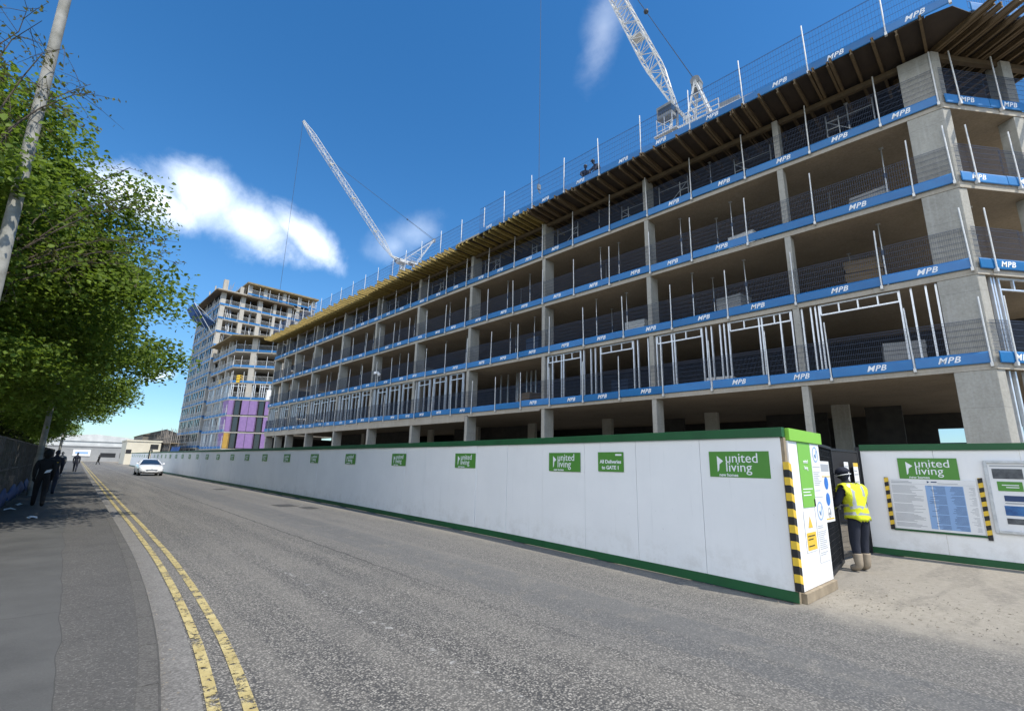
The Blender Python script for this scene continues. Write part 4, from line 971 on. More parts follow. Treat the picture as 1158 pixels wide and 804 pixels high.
# ------------------------------------------------------------------ cranes
def lattice(b,p,q,w0,w1,n,r,up=(0,0,1),br=None):
    p=Vector(p);q=Vector(q);d=(q-p).normalized();a=d.cross(Vector(up)).normalized();c=a.cross(d); br=br or r*.55
    def cor(i):
        t=i/n; w=w0+(w1-w0)*t; 
        m=min(1,t*8+.12)*min(1,(1-t)*8+.25); h=w*m
        o=p.lerp(q,t); return [o+a*sa*w/2*max(m,.5)+c*sc_*h/2 for sa,sc_ in((-1,-1),(1,-1),(1,1),(-1,1))]
    for i in range(n):
        A_,B_=cor(i),cor(i+1)
        for k in range(4):
            b.bar(A_[k],B_[k],r); 
            k2=(k+1)%4
            if i%2: b.bar(A_[k],B_[k2],br)
            else: b.bar(A_[k2],B_[k],br)
            b.bar(A_[k],A_[k2],br)
def crane(lb,foot,tip,mast_xy,apex,zdeck,back,s=1,legb=4.6,cabp=None,jw=1.75,hook_z=None,n=26,rope_r=.04,grp='white luffing tower cranes'):
    t=thing('tower_crane',lb,'crane',(mast_xy[0],mast_xy[1],0),0,grp); O=Vector((mast_xy[0],mast_xy[1],0))
    f,tp_,ap=Vector(foot)-O,Vector(tip)-O,Vector(apex)-O
    b=MB(); lattice(b,f,tp_,jw*s,jw*.86*s,n,.11*s,br=.055*s); 
    for fr in (.2,.45,.7): 
        o=f.lerp(tp_,fr); b.box(o.x-.5*s,o.x+.5*s,o.y-.5*s,o.y+.5*s,o.z-.12,o.z+.12)
    b.build('jib',M['white_crane'],t)
    b=MB(); 
    hd_=Vector((f.x,f.y,0)); dirb=Vector(back).normalized(); side=dirb.cross(Vector((0,0,1)))
    for sgn in (-1,1):
        b.bar(Vector((0,0,zdeck))+side*sgn*.9*s,ap+side*sgn*.35*s,.17*s); b.bar(Vector((0,0,zdeck))+dirb*legb*s+side*sgn*.9*s,ap+side*sgn*.35*s,.17*s)
        for k in range(1,6):
            u=k/6; b.bar((Vector((0,0,zdeck))+side*sgn*.9*s).lerp(ap+side*sgn*.35*s,u),(Vector((0,0,zdeck))+dirb*legb*s+side*sgn*.9*s).lerp(ap+side*sgn*.35*s,u),.08*s)
    for k in range(7):
        u=k/7; b.bar((Vector((0,0,zdeck))+side*.9*s).lerp(ap+side*.35*s,u),(Vector((0,0,zdeck))-side*.9*s).lerp(ap-side*.35*s,u),.12*s)
    b.build('a_frame',M['white_crane'],t)
    b=MB(); b.tube([ap-side*.45*s,ap+side*.45*s],.42*s,14); b.box(ap.x-.35*s,ap.x+.35*s,ap.y-.35*s,ap.y+.35*s,ap.z-.9*s,ap.z-.2*s); b.build('sheave_block',M['grey_paint'],t)
    # deck, winch house, counterweight, railings
    b=MB(); c0=Vector((0,0,zdeck)); 
    for sgn in (-1,1): b.bar(c0-dirb*1.5*s+side*sgn*s,c0+dirb*7.2*s+side*sgn*s,.35*s)
    for k in range(8): b.bar(c0+dirb*k*s-side*s,c0+dirb*k*s+side*s,.15*s)
    for sgn in (-1,1):
        b.bar(c0-dirb*1.5*s+side*sgn*.9*s,f+side*sgn*.3*s,.22*s); b.bar(c0+dirb*.6*s+side*sgn*.9*s,f+side*sgn*.3*s,.22*s)
    b.build('machinery_deck',M['white_crane'],t)
    if cabp:
        q=Vector(cabp)-O; b=MB()
        for dx in (-.5,.5):
            for dy in (-.75,0,.75): b.bar((q.x+dx,q.y+dy,zdeck-.6),(q.x+dx,q.y+dy,q.z-.1),.07)
            for z in (zdeck+.3,zdeck+.9): b.bar((q.x+dx,q.y-.75,z),(q.x+dx,q.y+.75,z),.06)
        b.box(q.x-.7,q.x+1.3,q.y-1.2,q.y+1.0,zdeck-.2,zdeck-.1); b.bar((q.x-.5,q.y-.75,zdeck),(q.x-.5,q.y+.75,q.z-.2),.05); b.build('cab_platform',M['galv'],t)
    b=MB(); b.bar(c0+dirb*5.2*s+Vector((0,0,-.5*s)),c0+dirb*7.2*s+Vector((0,0,-.5*s)),2.2*s,1.1*s); b.build('counterweight',M['grey_paint'],t)
    b=MB(); b.bar(c0+dirb*2.8*s+Vector((0,0,.5*s)),c0+dirb*4.5*s+Vector((0,0,.5*s)),1.5*s,.8*s); b.build('winch_house',M['grey_paint'],t)
    b=MB()
    for sgn in(-1,1):
        for z in (.5,1.05): b.bar(c0+side*sgn*1.25*s+Vector((0,0,z*s)),c0+dirb*3*s+side*sgn*1.25*s+Vector((0,0,z*s)),.06*s)
        for k in range(4): b.bar(c0+dirb*k*s+side*sgn*1.25*s,c0+dirb*k*s+side*sgn*1.25*s+Vector((0,0,1.05*s)),.06*s)
    b.build('railing',M['galv'],t)
    b=MB(); cb=(Vector(cabp)-O) if cabp else c0-side*1.7*s-dirb*1.0*s; cs=s*.62; b.box(cb.x-.8*cs,cb.x+.8*cs,cb.y-1.2*cs,cb.y+1.2*cs,cb.z-.2*cs,cb.z+1.9*cs); cab=b.build('cab',M['grey_paint'],t,.05)
    b=MB(); b.box(cb.x-.83*cs,cb.x+.83*cs,cb.y-1.22*cs,cb.y+.9*cs,cb.z+.4*cs,cb.z+1.4*cs); b.build('cab_window',M['glass'],cab)
    b=MB(); lattice(b,(0,0,0),(0,0,zdeck-.6),2.0*s,2.0*s,int(zdeck/2),.2*s,up=(0,1,0)); b.box(-1.4*s,1.4*s,-1.4*s,1.4*s,zdeck-.9*s,zdeck-.15*s); b.build('mast',M['white_crane'],t)
    b=MB(); m_=f.lerp(tp_,.74 if s>1 else .82)
    mid=ap.lerp(m_,.28)
    for sgn in(-1,1): b.tube([ap+side*.3*sgn*s,mid+side*.12*sgn],rope_r,5); 
    b.tube([mid,m_],rope_r*1.2,5); b.ball(mid,.26*s,8,6); b.build('luffing_rope',M['rope'],t)
    if hook_z is not None:
        b=MB(); b.tube([tp_,(tp_.x,tp_.y,hook_z+.8)],rope_r,5); b.build('hoist_rope',M['rope'],t)
        b=MB(); b.box(tp_.x-.2*s,tp_.x+.2*s,tp_.y-.13*s,tp_.y+.13*s,hook_z+.2,hook_z+.8); b.tube([(tp_.x,tp_.y,hook_z+.2),(tp_.x,tp_.y,hook_z-.1),(tp_.x+.14,tp_.y,hook_z-.25),(tp_.x+.2,tp_.y,hook_z-.05)],.05*s,6); b.build('hook_block',M['grey_paint'],t)
    return t
crane('near white crane with steep jib rising behind the long building roof deck',(36,18.3,33.9),(36,35.9,86),(36.3,17.3),(36.2,16.3,35.4),30.9,(.1,-1,0),1.0,legb=2.2,cabp=(35.2,18.8,32.6),jw=1.38,hook_z=33.2,n=40,rope_r=.028)
crane('far white crane with its whole jib in view above the roofline',(75.2,150,74.5),(39.5,150,111.3),(79.5,150),(92.5,150,87),74,(1,0,0),1.15,jw=1.45,hook_z=50,n=26,rope_r=.05)

# ------------------------------------------------------------------ roof workers (simple crouched skin figures come later)

# ------------------------------------------------------------------ background at the end of the road
def bldg_box(name,lb,cat,x0,x1,y0,y1,h,m,roof=None,ridge=0,doors=()):
    t=thing(name,lb,cat,((x0+x1)/2,(y0+y1)/2,0)); w,d=(x1-x0)/2,(y1-y0)/2
    b=MB(); b.box(-w,w,-d,d,-.03,h); b.build('wall',m,t)
    b=MB()
    if ridge: b.loft([[(-w-.3,-d-.3,h+.004),(0,-d-.3,h+ridge),(w+.3,-d-.3,h+.004)],[(-w-.3,d+.3,h+.004),(0,d+.3,h+ridge),(w+.3,d+.3,h+.004)]],smooth=False)
    else: b.box(-w-.15,w+.15,-d-.15,d+.15,h+.004,h+.3)
    b.build('roof',roof or m,t)
    for x,z0,z1,ww in doors:
        b=MB(); b.box(x-ww/2,x+ww/2,-d-.05,-d-.004,z0,z1); b.build('opening',M['dark_mesh'],t)
    return t
bldg_box('warehouse','long pale roofed warehouse low on the skyline at the end of the road','warehouse',-20,32,215,262,6.2,M['roofw'],M['roofw'],2.4,[(-10,0,3.5,5),(4,0,3.5,5)])
bldg_box('end_wall_building','grey boundary wall building closing the end of the road','building',-14,13.5,186,189,4.0,M['wallgrey'],None,0,[(9,1.2,2.4,3.5),(12.4,1,2.5,1.4),(-4,.3,2.2,2)])
t=thing('wall_sign','white sign board on the grey wall at the end of the road','sign',(2.9,185.9,2.3)); b=MB(); b.box(-1.9,1.9,-.08,0,-.9,.9); b.build('board',M['paper'],t); b=MB(); b.box(-1.4,1.4,-.10,-.082,-.3,.3); b.build('heading',M['blue_txt'],t)
bldg_box('rendered_building','low cream rendered building behind the far hoarding','building',8.7,14.5,128,140,4.7,M['cream'],M['cream'],0,[(-2.4,2.2,3.0,.9),(1.8,3.2,4.2,1.4)])
t=bldg_box('brown_building','brown clad building with sloping roof beside the tower scaffold','building',13.0,22,150,172,6.9,M['brown_clad'],M['brown_clad'],1.6)
t=thing('container','blue site container behind the hoarding below the tower','container',(17.0,110,0)); b=MB(); b.box(-1.2,1.2,-3,3,0,2.6); b.build('body',M['safety_blue'],t,.04)
b=MB()
for k in range(14): b.box(-1.22,-1.2,-2.9+k*.42,-2.7+k*.42,.2,2.45)
b.build('corrugation',M['blue'],t); b=MB(); b.box(-1.1,-.02,-3.05,-3.0,.15,2.45).box(.02,1.1,-3.05,-3.0,.15,2.45); b.build('door',M['blue_dark'],t)
t=thing('site_gateway','dark open site gateway in the hoarding beside the car','gate',(hx(80),80,0),0)
b=MB(); b.box(-.05,.1,-1.25,-1.15,0,2.4); b.build('post',M['black'],t); b=MB(); b.box(-.05,.1,1.15,1.25,0,2.4); b.build('post',M['black'],t); b=MB(); b.box(.2,.25,-1.15,1.15,.05,2.2); b.build('leaf',M['dark_mesh'],t); b=MB(); b.box(-.04,.06,-1.3,1.3,2.4,2.55); b.build('head_beam',M['black'],t)

# ------------------------------------------------------------------ car
def make_car(loc,rz,lb):
    t=thing('car',lb,'car',loc,rz)   # local +x forward
    Ls=4.75
    st=[ # x from nose, halfwidth, bottom, waist z, bonnet/deck z
     (0.00,.52,.34,.52,.60),(.05,.68,.26,.56,.66),(.16,.80,.22,.62,.74),(.40,.87,.19,.68,.82),(.9,.905,.18,.76,.90),(1.35,.915,.18,.82,.96),(1.6,.92,.18,.86,1.0),(2.4,.925,.18,.88,1.0),(3.2,.92,.18,.90,1.0),(3.75,.91,.19,.92,1.02),(4.3,.88,.22,.92,1.03),(4.6,.82,.28,.88,.99),(4.75,.72,.36,.72,.84)]
    rings=[]
    for x,w,zb,zw,zt in st:
        X=Ls/2-x; r=[]
        half=[(0,zb),(w*.8,zb),(w*.97,zb+.10),(w,zb+(zw-zb)*.55),(w*.985,zw),(w*.90,zw+(zt-zw)*.6),(w*.6,zt-.015),(0,zt)]
        for y,z in half: r.append((X,y,z))
        for y,z in half[-2:0:-1]: r.append((X,-y,z))
        rings.append(r)
    b=MB(); b.loft(rings); body=b.build('body',M['carpaint'],t); 
    # greenhouse: glass loft with painted roof and pillars
    gs=[(1.38,.80,.95,.96),(1.75,.73,.95,1.17),(2.15,.67,.95,1.37),(2.45,.63,.95,1.43),(3.0,.62,.95,1.42),(3.5,.64,.95,1.33),(3.95,.70,.95,1.15),(4.25,.76,.97,1.03)]
    rg=[]
    for x,w,zb,zt in gs:
        X=Ls/2-x; wt=w*(.86 if zt>1.2 else .95); rg.append([(X,.84-.02*(x>3),zb),(X,wt,zt-.03),(X,wt*.8,zt),(X,0,zt+.012),(X,-wt*.8,zt),(X,-wt,zt-.03),(X,-.84+.02*(x>3),zb)])
    b=MB(); b.loft(rg,closed=False); b.build('glazing',M['carglass'],t)
    b=MB()
    rr=[[(q[0],q[1]*1.02,q[2]+.012) for q in r[1:6]] for r in rg[2:6]]
    b.loft(rr,closed=False); 
    for sgn in(1,-1):
        for a,c in ((0,2),(5,7)):
            pa=Vector(rg[a][0]); pb=Vector(rg[c][1]); 
            if c==7: pa,pb=Vector(rg[5][1]),Vector(rg[7][0])
            pa.y*=sgn; pb.y*=sgn; b.bar(pa,pb,.07,.05)
        b.bar((Ls/2-2.75,.83*sgn,.97),(Ls/2-2.75,.60*sgn,1.40),.08,.05)
    b.build('roof',M['carpaint'],t)
    for x in (.92,3.78):
        for sgn in(1,-1):
            X=Ls/2-x; y=.80*sgn
            w=MB(); w.tube([(X,y-.11,.32),(X,y+.11,.32)],.32,20); wo=w.build('wheel',M['tyre'],t)
            w=MB(); w.tube([(X,y+.112*sgn-.005,.32),(X,y+.112*sgn+.005,.32)],.21,16)
            w.build('rim',M['rim'],wo)
            w=MB(); w.tube([(X,.86*sgn-.03,.33),(X,.86*sgn+.03,.33)],.375,20); w.build('wheel_arch',M['black'],t)
    fx=Ls/2
    b=MB(); b.loft([[(fx+.012,-.40,.43),(fx+.012,.40,.43),(fx-.03,.46,.62),(fx-.03,-.46,.62)],[(fx-.05,-.40,.43),(fx-.05,.40,.43),(fx-.09,.46,.62),(fx-.09,-.46,.62)]],smooth=False); gr=b.build('grille',M['black'],t)
    b=MB(); b.box(fx-.02,fx+.022,-.43,.43,.515,.53); b.box(fx-.02,fx+.022,-.43,.43,.565,.575); b.build('chrome_bar',M['rim'],gr)
    b=MB(); b.tube([(fx-.0,0,.535),(fx+.026,0,.535)],.075,16); b.build('badge',M['rim'],gr)
    b=MB(); b.box(fx-.12,fx-.005,-.62,.62,.245,.33); b.box(fx-.2,fx-.06,-.80,-.58,.27,.38); b.box(fx-.2,fx-.06,.58,.80,.27,.38); b.build('lower_intake',M['black'],t)
    b=MB(); b.box(fx-.01,fx+.02,-.26,.26,.34,.44); b.build('number_plate',M['paper'],t)
    for sgn in(1,-1):
        b=MB(); b.loft([[(fx-.07,.44*sgn,.55),(fx-.09,.44*sgn,.66),(fx-.05,.43*sgn,.6)],[(fx-.13,.66*sgn,.55),(fx-.17,.66*sgn,.70),(fx-.10,.66*sgn,.62)],[(fx-.38,.865*sgn,.64),(fx-.42,.86*sgn,.74),(fx-.34,.885*sgn,.70)]]); b.build('headlight',M['lens'],t)
        b=MB(); b.box(fx-1.62,fx-1.48,min(.90*sgn,1.05*sgn),max(.90*sgn,1.05*sgn),.96,1.09); b.bar((fx-1.55,.84*sgn,.96),(fx-1.55,.93*sgn,1.0),.05); b.build('mirror',M['carpaint'],t,.02)
    return t
make_car((5.72,55.9,0),-PI/2,'silver saloon car driving towards the camera beside the hoarding')

# ------------------------------------------------------------------ people
def skin_mesh(verts,edges,radii,root=0,sub=2):
    me=bpy.data.meshes.new('sk'); me.from_pydata(verts,edges,[]); o=bpy.data.objects.new('sk',me); COL.objects.link(o)
    md=o.modifiers.new('s','SKIN'); md.use_smooth_shade=True; md.branch_smoothing=.4
    lay=me.skin_vertices[0].data if me.skin_vertices else None
    if lay is None:
        bpy.context.view_layer.objects.active=o; bpy.ops.object.modifier_remove(modifier='s'); bpy.ops.mesh.customdata_skin_add(); md=o.modifiers.new('s','SKIN'); md.use_smooth_shade=True; lay=me.skin_vertices[0].data
    for i,r in enumerate(radii): lay[i].radius=r if isinstance(r,tuple) else (r,r)
    lay[root].use_root=True
    ss=o.modifiers.new('u','SUBSURF'); ss.levels=sub; ss.render_levels=sub
    bpy.context.view_layer.update(); out=bpy.data.meshes.new_from_object(o.evaluated_get(bpy.context.evaluated_depsgraph_get()))
    bpy.data.objects.remove(o); return out
def person(label,loc,rz,h=1.72,pose='walk',top='blackcloth',legs='blackcloth',shoes='blackcloth',extra=(),group=None,hood=False,hairm='blackcloth'):
    """local +y is the way the person faces"""
    t=thing('person',label,'person',loc,rz,group); k=h/1.75
    lean=0; 
    J={'pel':(0,0,.94),'sp':(0,.0,1.12),'ch':(0,.01,1.33),'nk':(0,.02,1.49),'hd':(0,.035,1.58)}
    if pose=='walk':
        J.update(hL=(-.095,0,.90),kL=(-.10,.16,.50),aL=(-.10,.20,.09),tL=(-.11,.35,.045),hR=(.095,0,.90),kR=(.10,.02,.48),aR=(.10,-.26,.13),tR=(.11,-.14,.035),
         sL=(-.19,.0,1.41),eL=(-.225,-.08,1.13),wL=(-.215,.03,.89),sR=(.19,.0,1.41),eR=(.225,-.03,1.13),wR=(.215,.12,.90))
    elif pose=='bend':   # leaning to look in, hands forward
        J.update(sp=(0,.02,1.12),ch=(0,.06,1.33),nk=(-.03,.10,1.48),hd=(-.06,.125,1.575),hL=(-.10,0,.89),kL=(-.11,.03,.48),aL=(-.12,-.02,.09),tL=(-.14,.13,.045),hR=(.10,0,.89),kR=(.10,.06,.48),aR=(.10,.04,.09),tR=(.13,.19,.045),
         sL=(-.20,.07,1.40),eL=(-.30,.12,1.14),wL=(-.22,.40,1.10),sR=(.20,.07,1.40),eR=(.27,.14,1.14),wR=(.15,.42,1.14))
    elif pose=='crouch':
        J.update(pel=(0,-.1,.55),sp=(0,.05,.70),ch=(0,.22,.85),nk=(0,.34,.95),hd=(0,.42,1.0),hL=(-.10,-.08,.53),kL=(-.13,.26,.50),aL=(-.12,-.02,.09),tL=(-.14,.13,.045),hR=(.10,-.08,.53),kR=(.13,.28,.48),aR=(.12,.02,.09),tR=(.14,.17,.045),
         sL=(-.20,.25,.92),eL=(-.27,.42,.68),wL=(-.2,.55,.45),sR=(.20,.25,.92),eR=(.26,.45,.68),wR=(.16,.58,.45))
    slim=pose=='bend'
    names=list(J); V_=[Vector(J[n])*k for n in names]; I={n:i for i,n in enumerate(names)}
    E_=[('pel','sp'),('sp','ch'),('ch','nk'),('nk','hd'),('pel','hL'),('hL','kL'),('kL','aL'),('aL','tL'),('pel','hR'),('hR','kR'),('kR','aR'),('aR','tR'),('ch','sL'),('sL','eL'),('eL','wL'),('ch','sR'),('sR','eR'),('eR','wR')]
    rad=dict(pel=(.155,.12),sp=(.145,.11),ch=(.165,.12),nk=.062,hd=.055,hL=.115,kL=.08,aL=.062,tL=.048,hR=.115,kR=.08,aR=.062,tR=.048,sL=.088,eL=.066,wL=.046,sR=.088,eR=.066,wR=.046)
    if slim: rad.update(aL=.048,aR=.048,tL=.046,tR=.046,kL=.082,kR=.082)
    me=skin_mesh(V_,[(I[a],I[b]) for a,b in E_],[tuple(x*k for x in rad[n]) if isinstance(rad[n],tuple) else rad[n]*k for n in names],I['pel'],1 if loc[1]>40 else 2)
    mats=[M[top],M[legs],M['skin'],M[shoes],M[hairm]]; 
    bm=bmesh.new(); bm.from_mesh(me)
    pz=J['pel'][2]*k
    wl,wr=Vector(J['wL'])*k,Vector(J['wR'])*k; an=[Vector(J[q])*k for q in('aL','aR','tL','tR')]; nk=Vector(J['nk'])*k
    kn=[Vector(J[q])*k for q in('kL','kR','hL','hR')]
    for f in bm.faces:
        c=f.calc_center_median(); f.smooth=True
        arm=min((c-Vector(J[q])*k).length for q in('eL','eR','wL','wR'))<.16
        if (c-wl).length<.05 or (c-wr).length<.05: f.material_index=2
        elif c.z<.14*k and pose!='crouch' or min((c-a).length for a in an)<.085*k: f.material_index=3
        elif (c.z<pz+.0 and not arm): f.material_index=1
        elif (c-nk).length<.085*k and c.z>nk.z: f.material_index=2
        else: f.material_index=0
    # head with face: shaped ball plus nose, brow, ears
    hd_=Vector(J['hd'])*k+Vector((0,.015,.075))*k
    hb=MB(); hb.ball((0,0,0),(.075*k,.095*k,.115*k),16,12)
    vs=[]
    for v in hb.v:
        x,y,z=v
        if z<-.03*k: x*=.86; 
        if y>0 and z<0: y*=.93
        if y>.07*k and abs(x)<.02*k and -.03*k<z<.02*k: y+=.022*k
        if y>.06*k and abs(abs(x)-.03*k)<.015*k and 0<z<.025*k: y-=.008*k
        if y<-.05*k and z<-.04*k: y*=.8
        vs.append((x,y,z))
    pit=Matrix.Rotation(.5 if pose=='bend' else 0,3,'Z')@Matrix.Rotation(-.35 if pose=='crouch' else (-.22 if pose=='bend' else -.05),3,'X')
    bv=[bm.verts.new(hd_+pit@Vector(v)) for v in vs]
    for f in hb.f:
        try: nf=bm.faces.new([bv[i] for i in f])
        except ValueError: continue
        nf.smooth=True; c=sum((Vector(vs[i]) for i in f),Vector())/len(f); nf.material_index=4 if (c.z>.045*k or (c.y<-.005*k and c.z>-.05*k)) else 2
    for sgn in(-1,1):
        eb=MB(); eb.ball((.076*sgn*k,-.008*k,-.005*k),(.012*k,.022*k,.032*k),8,6); ev=[bm.verts.new(hd_+pit@Vector(v)) for v in eb.v]
        for f in eb.f: 
            nf=bm.faces.new([ev[i] for i in f]); nf.smooth=True; nf.material_index=2
        eb=MB(); eb.ball((.029*sgn*k,.083*k,.012*k),(.011*k,.008*k,.007*k),8,6); ev=[bm.verts.new(hd_+pit@Vector(v)) for v in eb.v]
        for f in eb.f: 
            nf=bm.faces.new([ev[i] for i in f]); nf.material_index=4
    # hands: palm and five fingers
    for s_n,w,e in((-1,'wL','eL'),(1,'wR','eR')):
        W_2=Vector(J[w])*k; d=(W_2-Vector(J[e])*k).normalized(); inn=Vector((-s_n,0,0)); inn=(inn-d*inn.dot(d)).normalized(); ac=d.cross(inn)
        hbm=MB(); hbm.tube([W_2-d*.02,W_2+d*.03,W_2+d*.09],[.030*k,.036*k,.034*k],8)
        for q in range(4):
            o=W_2+d*.085+ac*(q-1.5)*.018; l=(.06,.075,.07,.05)[q]*k
            hbm.tube([o,o+d*l*.45+inn*.006,o+d*l*.8+inn*.022,o+d*l+inn*.038],[.0092,.0088,.008,.006],6)
        o=W_2+d*.03+ac*.03; hbm.tube([o,o+d*.03+ac*.022+inn*.01,o+d*.06+ac*.026+inn*.026],[.011,.010,.007],6)
        ev=[bm.verts.new(v) for v in hbm.v]
        for f in hbm.f:
            try: nf=bm.faces.new([ev[i] for i in f]); nf.smooth=True; nf.material_index=2
            except ValueError: pass
    bm.to_mesh(me); bm.free()
    me.materials.clear()
    for m in mats: me.materials.append(m)
    body=link('body',me,t); body.name='body'
    def shell(name,pred,off,ms,mi=lambda c:0):
        b2=bmesh.new(); b2.from_mesh(me); b2.normal_update()
        dl=[f for f in b2.faces if not pred(f.calc_center_median())]; bmesh.ops.delete(b2,geom=dl,context='FACES')
        b2.normal_update()
        for v in b2.verts: v.co+=v.normal*off
        for f in b2.faces: f.material_index=mi(f.calc_center_median())
        m2=bpy.data.meshes.new(name); b2.to_mesh(m2); b2.free()
        for m in ms: m2.materials.append(m)
        o=link(name,m2,t); sd_=o.modifiers.new('th','SOLIDIFY'); sd_.thickness=.012; sd_.offset=1; return o
    for ex in extra:
        if ex=='vest':
            ch=Vector(J['ch'])*k
            def pr(c):
                return .87*k<c.z<1.47*k and abs(c.x)<.225*k and min((c-Vector(J[q])*k).length for q in('eL','eR','wL','wR'))>.125*k and (c-hd_).length>.15
            def mi(c):
                if .955*k<c.z<1.0*k or 1.08*k<c.z<1.125*k: return 1
                if 1.125*k<c.z and .095*k<abs(c.x)<.135*k: return 1
                return 0
            shell('hi_vis_vest',pr,.035*k,[M['hivis'],M['reflect']],mi)
        if ex=='helmet':
            b=MB(); b.ball((0,0,0),(.105*k,.125*k,.105*k),16,10); vs=[v for v in b.v]; 
            o=MB(); o.v=[tuple(hd_+pit@Vector((x,y,max(z,-.005)+.045*k))) for x,y,z in vs]; o.f=b.f; o.m=b.m; o.sm=b.sm
            brim=[(.10*math.cos(a)*k,(.155 if math.sin(a)>0 else .12)*math.sin(a)*k,.038*k) for a in [2*PI*i/18 for i in range(18)]]
            o.add([hd_+pit@Vector(v) for v in brim]+[hd_+pit@(Vector(v)+Vector((0,0,.008))) for v in brim],[tuple(range(17,-1,-1)),tuple(range(18,36))]+[(i,(i+1)%18,18+(i+1)%18,18+i) for i in range(18)])
            o.build('safety_helmet',M['navy'] if pose=='bend' else M['black'],t)
            if pose=='bend':
                b=MB(); 
                for a,bb in ((-.09,.0),(0,.09)): pass
                ringp=[hd_+pit@Vector((.10*math.cos(a)*k,.12*math.sin(a)*k,-.0)) for a in [2*PI*i/16 for i in range(17)]]
                b.tube(ringp,.007,5,cap=False); b.build('glasses_strap',M['letter'],t)
        if ex=='boots':
            [shell('boot',(lambda c,sg=sg:c.z<.30*k and c.x*sg>0.012),.004*k,[M['boot']]) for sg in (-1,1)]
        if ex=='hood':
            b=MB(); b.ball(tuple(hd_+Vector((0,-.03,.0))*k),(.115*k,.125*k,.15*k),14,10); vs=b.v; b.v=[(x,min(y,hd_.y+.055*k),z) for x,y,z in vs]; b.build('hood',M[top],t)
        if ex=='backpack':
            b=MB(); b.box(-.15,.15,-.26,-.11,1.02*k,1.40*k); b.build('backpack',M['black'],t,.03); b=MB(); b.box(-.10,.10,-.265,-.261,1.25*k,1.28*k); b.build('reflective_strip',M['yellow'],t)
    return t
person('person in yellow hi-vis vest, dark cap and tan boots peering in at the site gate',(10.42,2.42,.0),-.55,1.70,'bend','navy','navy','boot',('vest','helmet','boots'))
pz=.098
p1_=person('person all in black with hood up walking away on the near pavement',(-.44,20.9,pz),0.05,1.66,'walk','blackcloth','blackcloth','paper',('hood',))
o=MB(); o.loft([[(-.08,0,-.03),(.05,.01,.0),(.09,.0,.09),(-.03,-.01,.06)],[(-.08,-.04,-.03),(.05,-.03,.0),(.09,-.04,.09),(-.03,-.05,.06)]],smooth=False); ob=o.build('carrier_bag',M['paper']); ob.location=(-.36,20.68,1.12); tag(ob,'small white crumpled bag at the hip of the person in black','bag')
person('person wearing a backpack with a yellow strip, close beyond the person in black',(-.30,27.2,pz),-.05,1.72,'walk','navy','navy','blackcloth',('backpack',))
person('person in grey top walking far along the pavement beside a lamp post',(-.25,47,pz),.1,1.75,'walk','greycloth','navy','blackcloth')
person('person in navy walking away at the kerb side of the pavement',(.72,62,pz),-.1,1.78,'walk','navy','navy','blackcloth')
person('small distant person in black crossing the road',(4.4,118,0),.9,1.75,'walk','blackcloth','blackcloth','blackcloth')
# two workers on the roof deck
q=fw(13.4,-.3); person('worker in dark clothes crouching on the roof deck, right one of two',(q[0]-1.0,q[1]-.1,16.51),1.4,1.78,'crouch','navy','navy','blackcloth',('helmet',),'workers on the roof deck')
q=fw(14.15,-.3); person('worker in dark clothes crouching on the roof deck, left one of two',(q[0]-1.0,q[1]+.05,16.51),2.2,1.76,'crouch','navy','navy','blackcloth',('helmet',),'workers on the roof deck')

for i,(u,y,lb) in enumerate([(6,-24,'white site cabin seen through the ground floor nearest the gate'),(15,-23,'white site cabin glimpsed behind the ground floor past the second column'),(27,-24,'white site cabin glimpsed through the middle of the ground floor'),(38,-23,'white site cabin glimpsed far along through the ground floor')]):
    t=thing('site_cabin',lb,'site cabin',fw(u,y,0),RZ,'white cabins behind the building'); b=MB(); b.box(0,6,-2.4,0,.2,2.7); b.box(0,6,-2.4,0,2.75,5.2); b.build('body',M['paper'],t,.04)
    for k in (1.2,3.4,4.8):
        b=MB(); b.box(k,k+.9,.004,.03,3.6,4.6); b.build('window',M['glass'],t)
    b=MB(); b.box(-.05,6.05,-2.45,.05,5.2,5.32); b.build('roof',M['wallgrey'],t)
# grit and small stones on the entrance and along the foot of the hoarding
b=MB(); rr=random.Random(31)
for k in range(1700):
    if k<900: x=7.3+abs(rr.gauss(0,1.3)); y=2.3-abs(rr.gauss(0,1.6)); 
    elif k<1400: y=rr.uniform(2.4,22); x=hx(y)-.03-abs(rr.gauss(0,.13))
    else: y=rr.uniform(-1,22); x=smooth_interp(y)+abs(rr.gauss(.0,.05))+.012
    if x>12.85 or y<-9: continue
    r=min(abs(rr.gauss(.002,.005))+.003,.02); a=rr.random()*6.28; h=r*rr.uniform(.2,.5)
    pts=[(x+r*rr.uniform(.7,1.2)*math.cos(a+q*1.57),y+r*rr.uniform(.7,1.2)*math.sin(a+q*1.57),.004) for q in range(4)]
    tpp=[(x+(q[0]-x)*.55,y+(q[1]-y)*.55,.004+h) for q in pts]
    b.add(pts+tpp,[(4,5,6,7),(0,1,5,4),(1,2,6,5),(2,3,7,6),(3,0,4,7)],rr.choice((0,0,0,0,0,1)))
o=b.build('grit',[M['grit'],M['grit_dk']]); o['kind']='stuff'
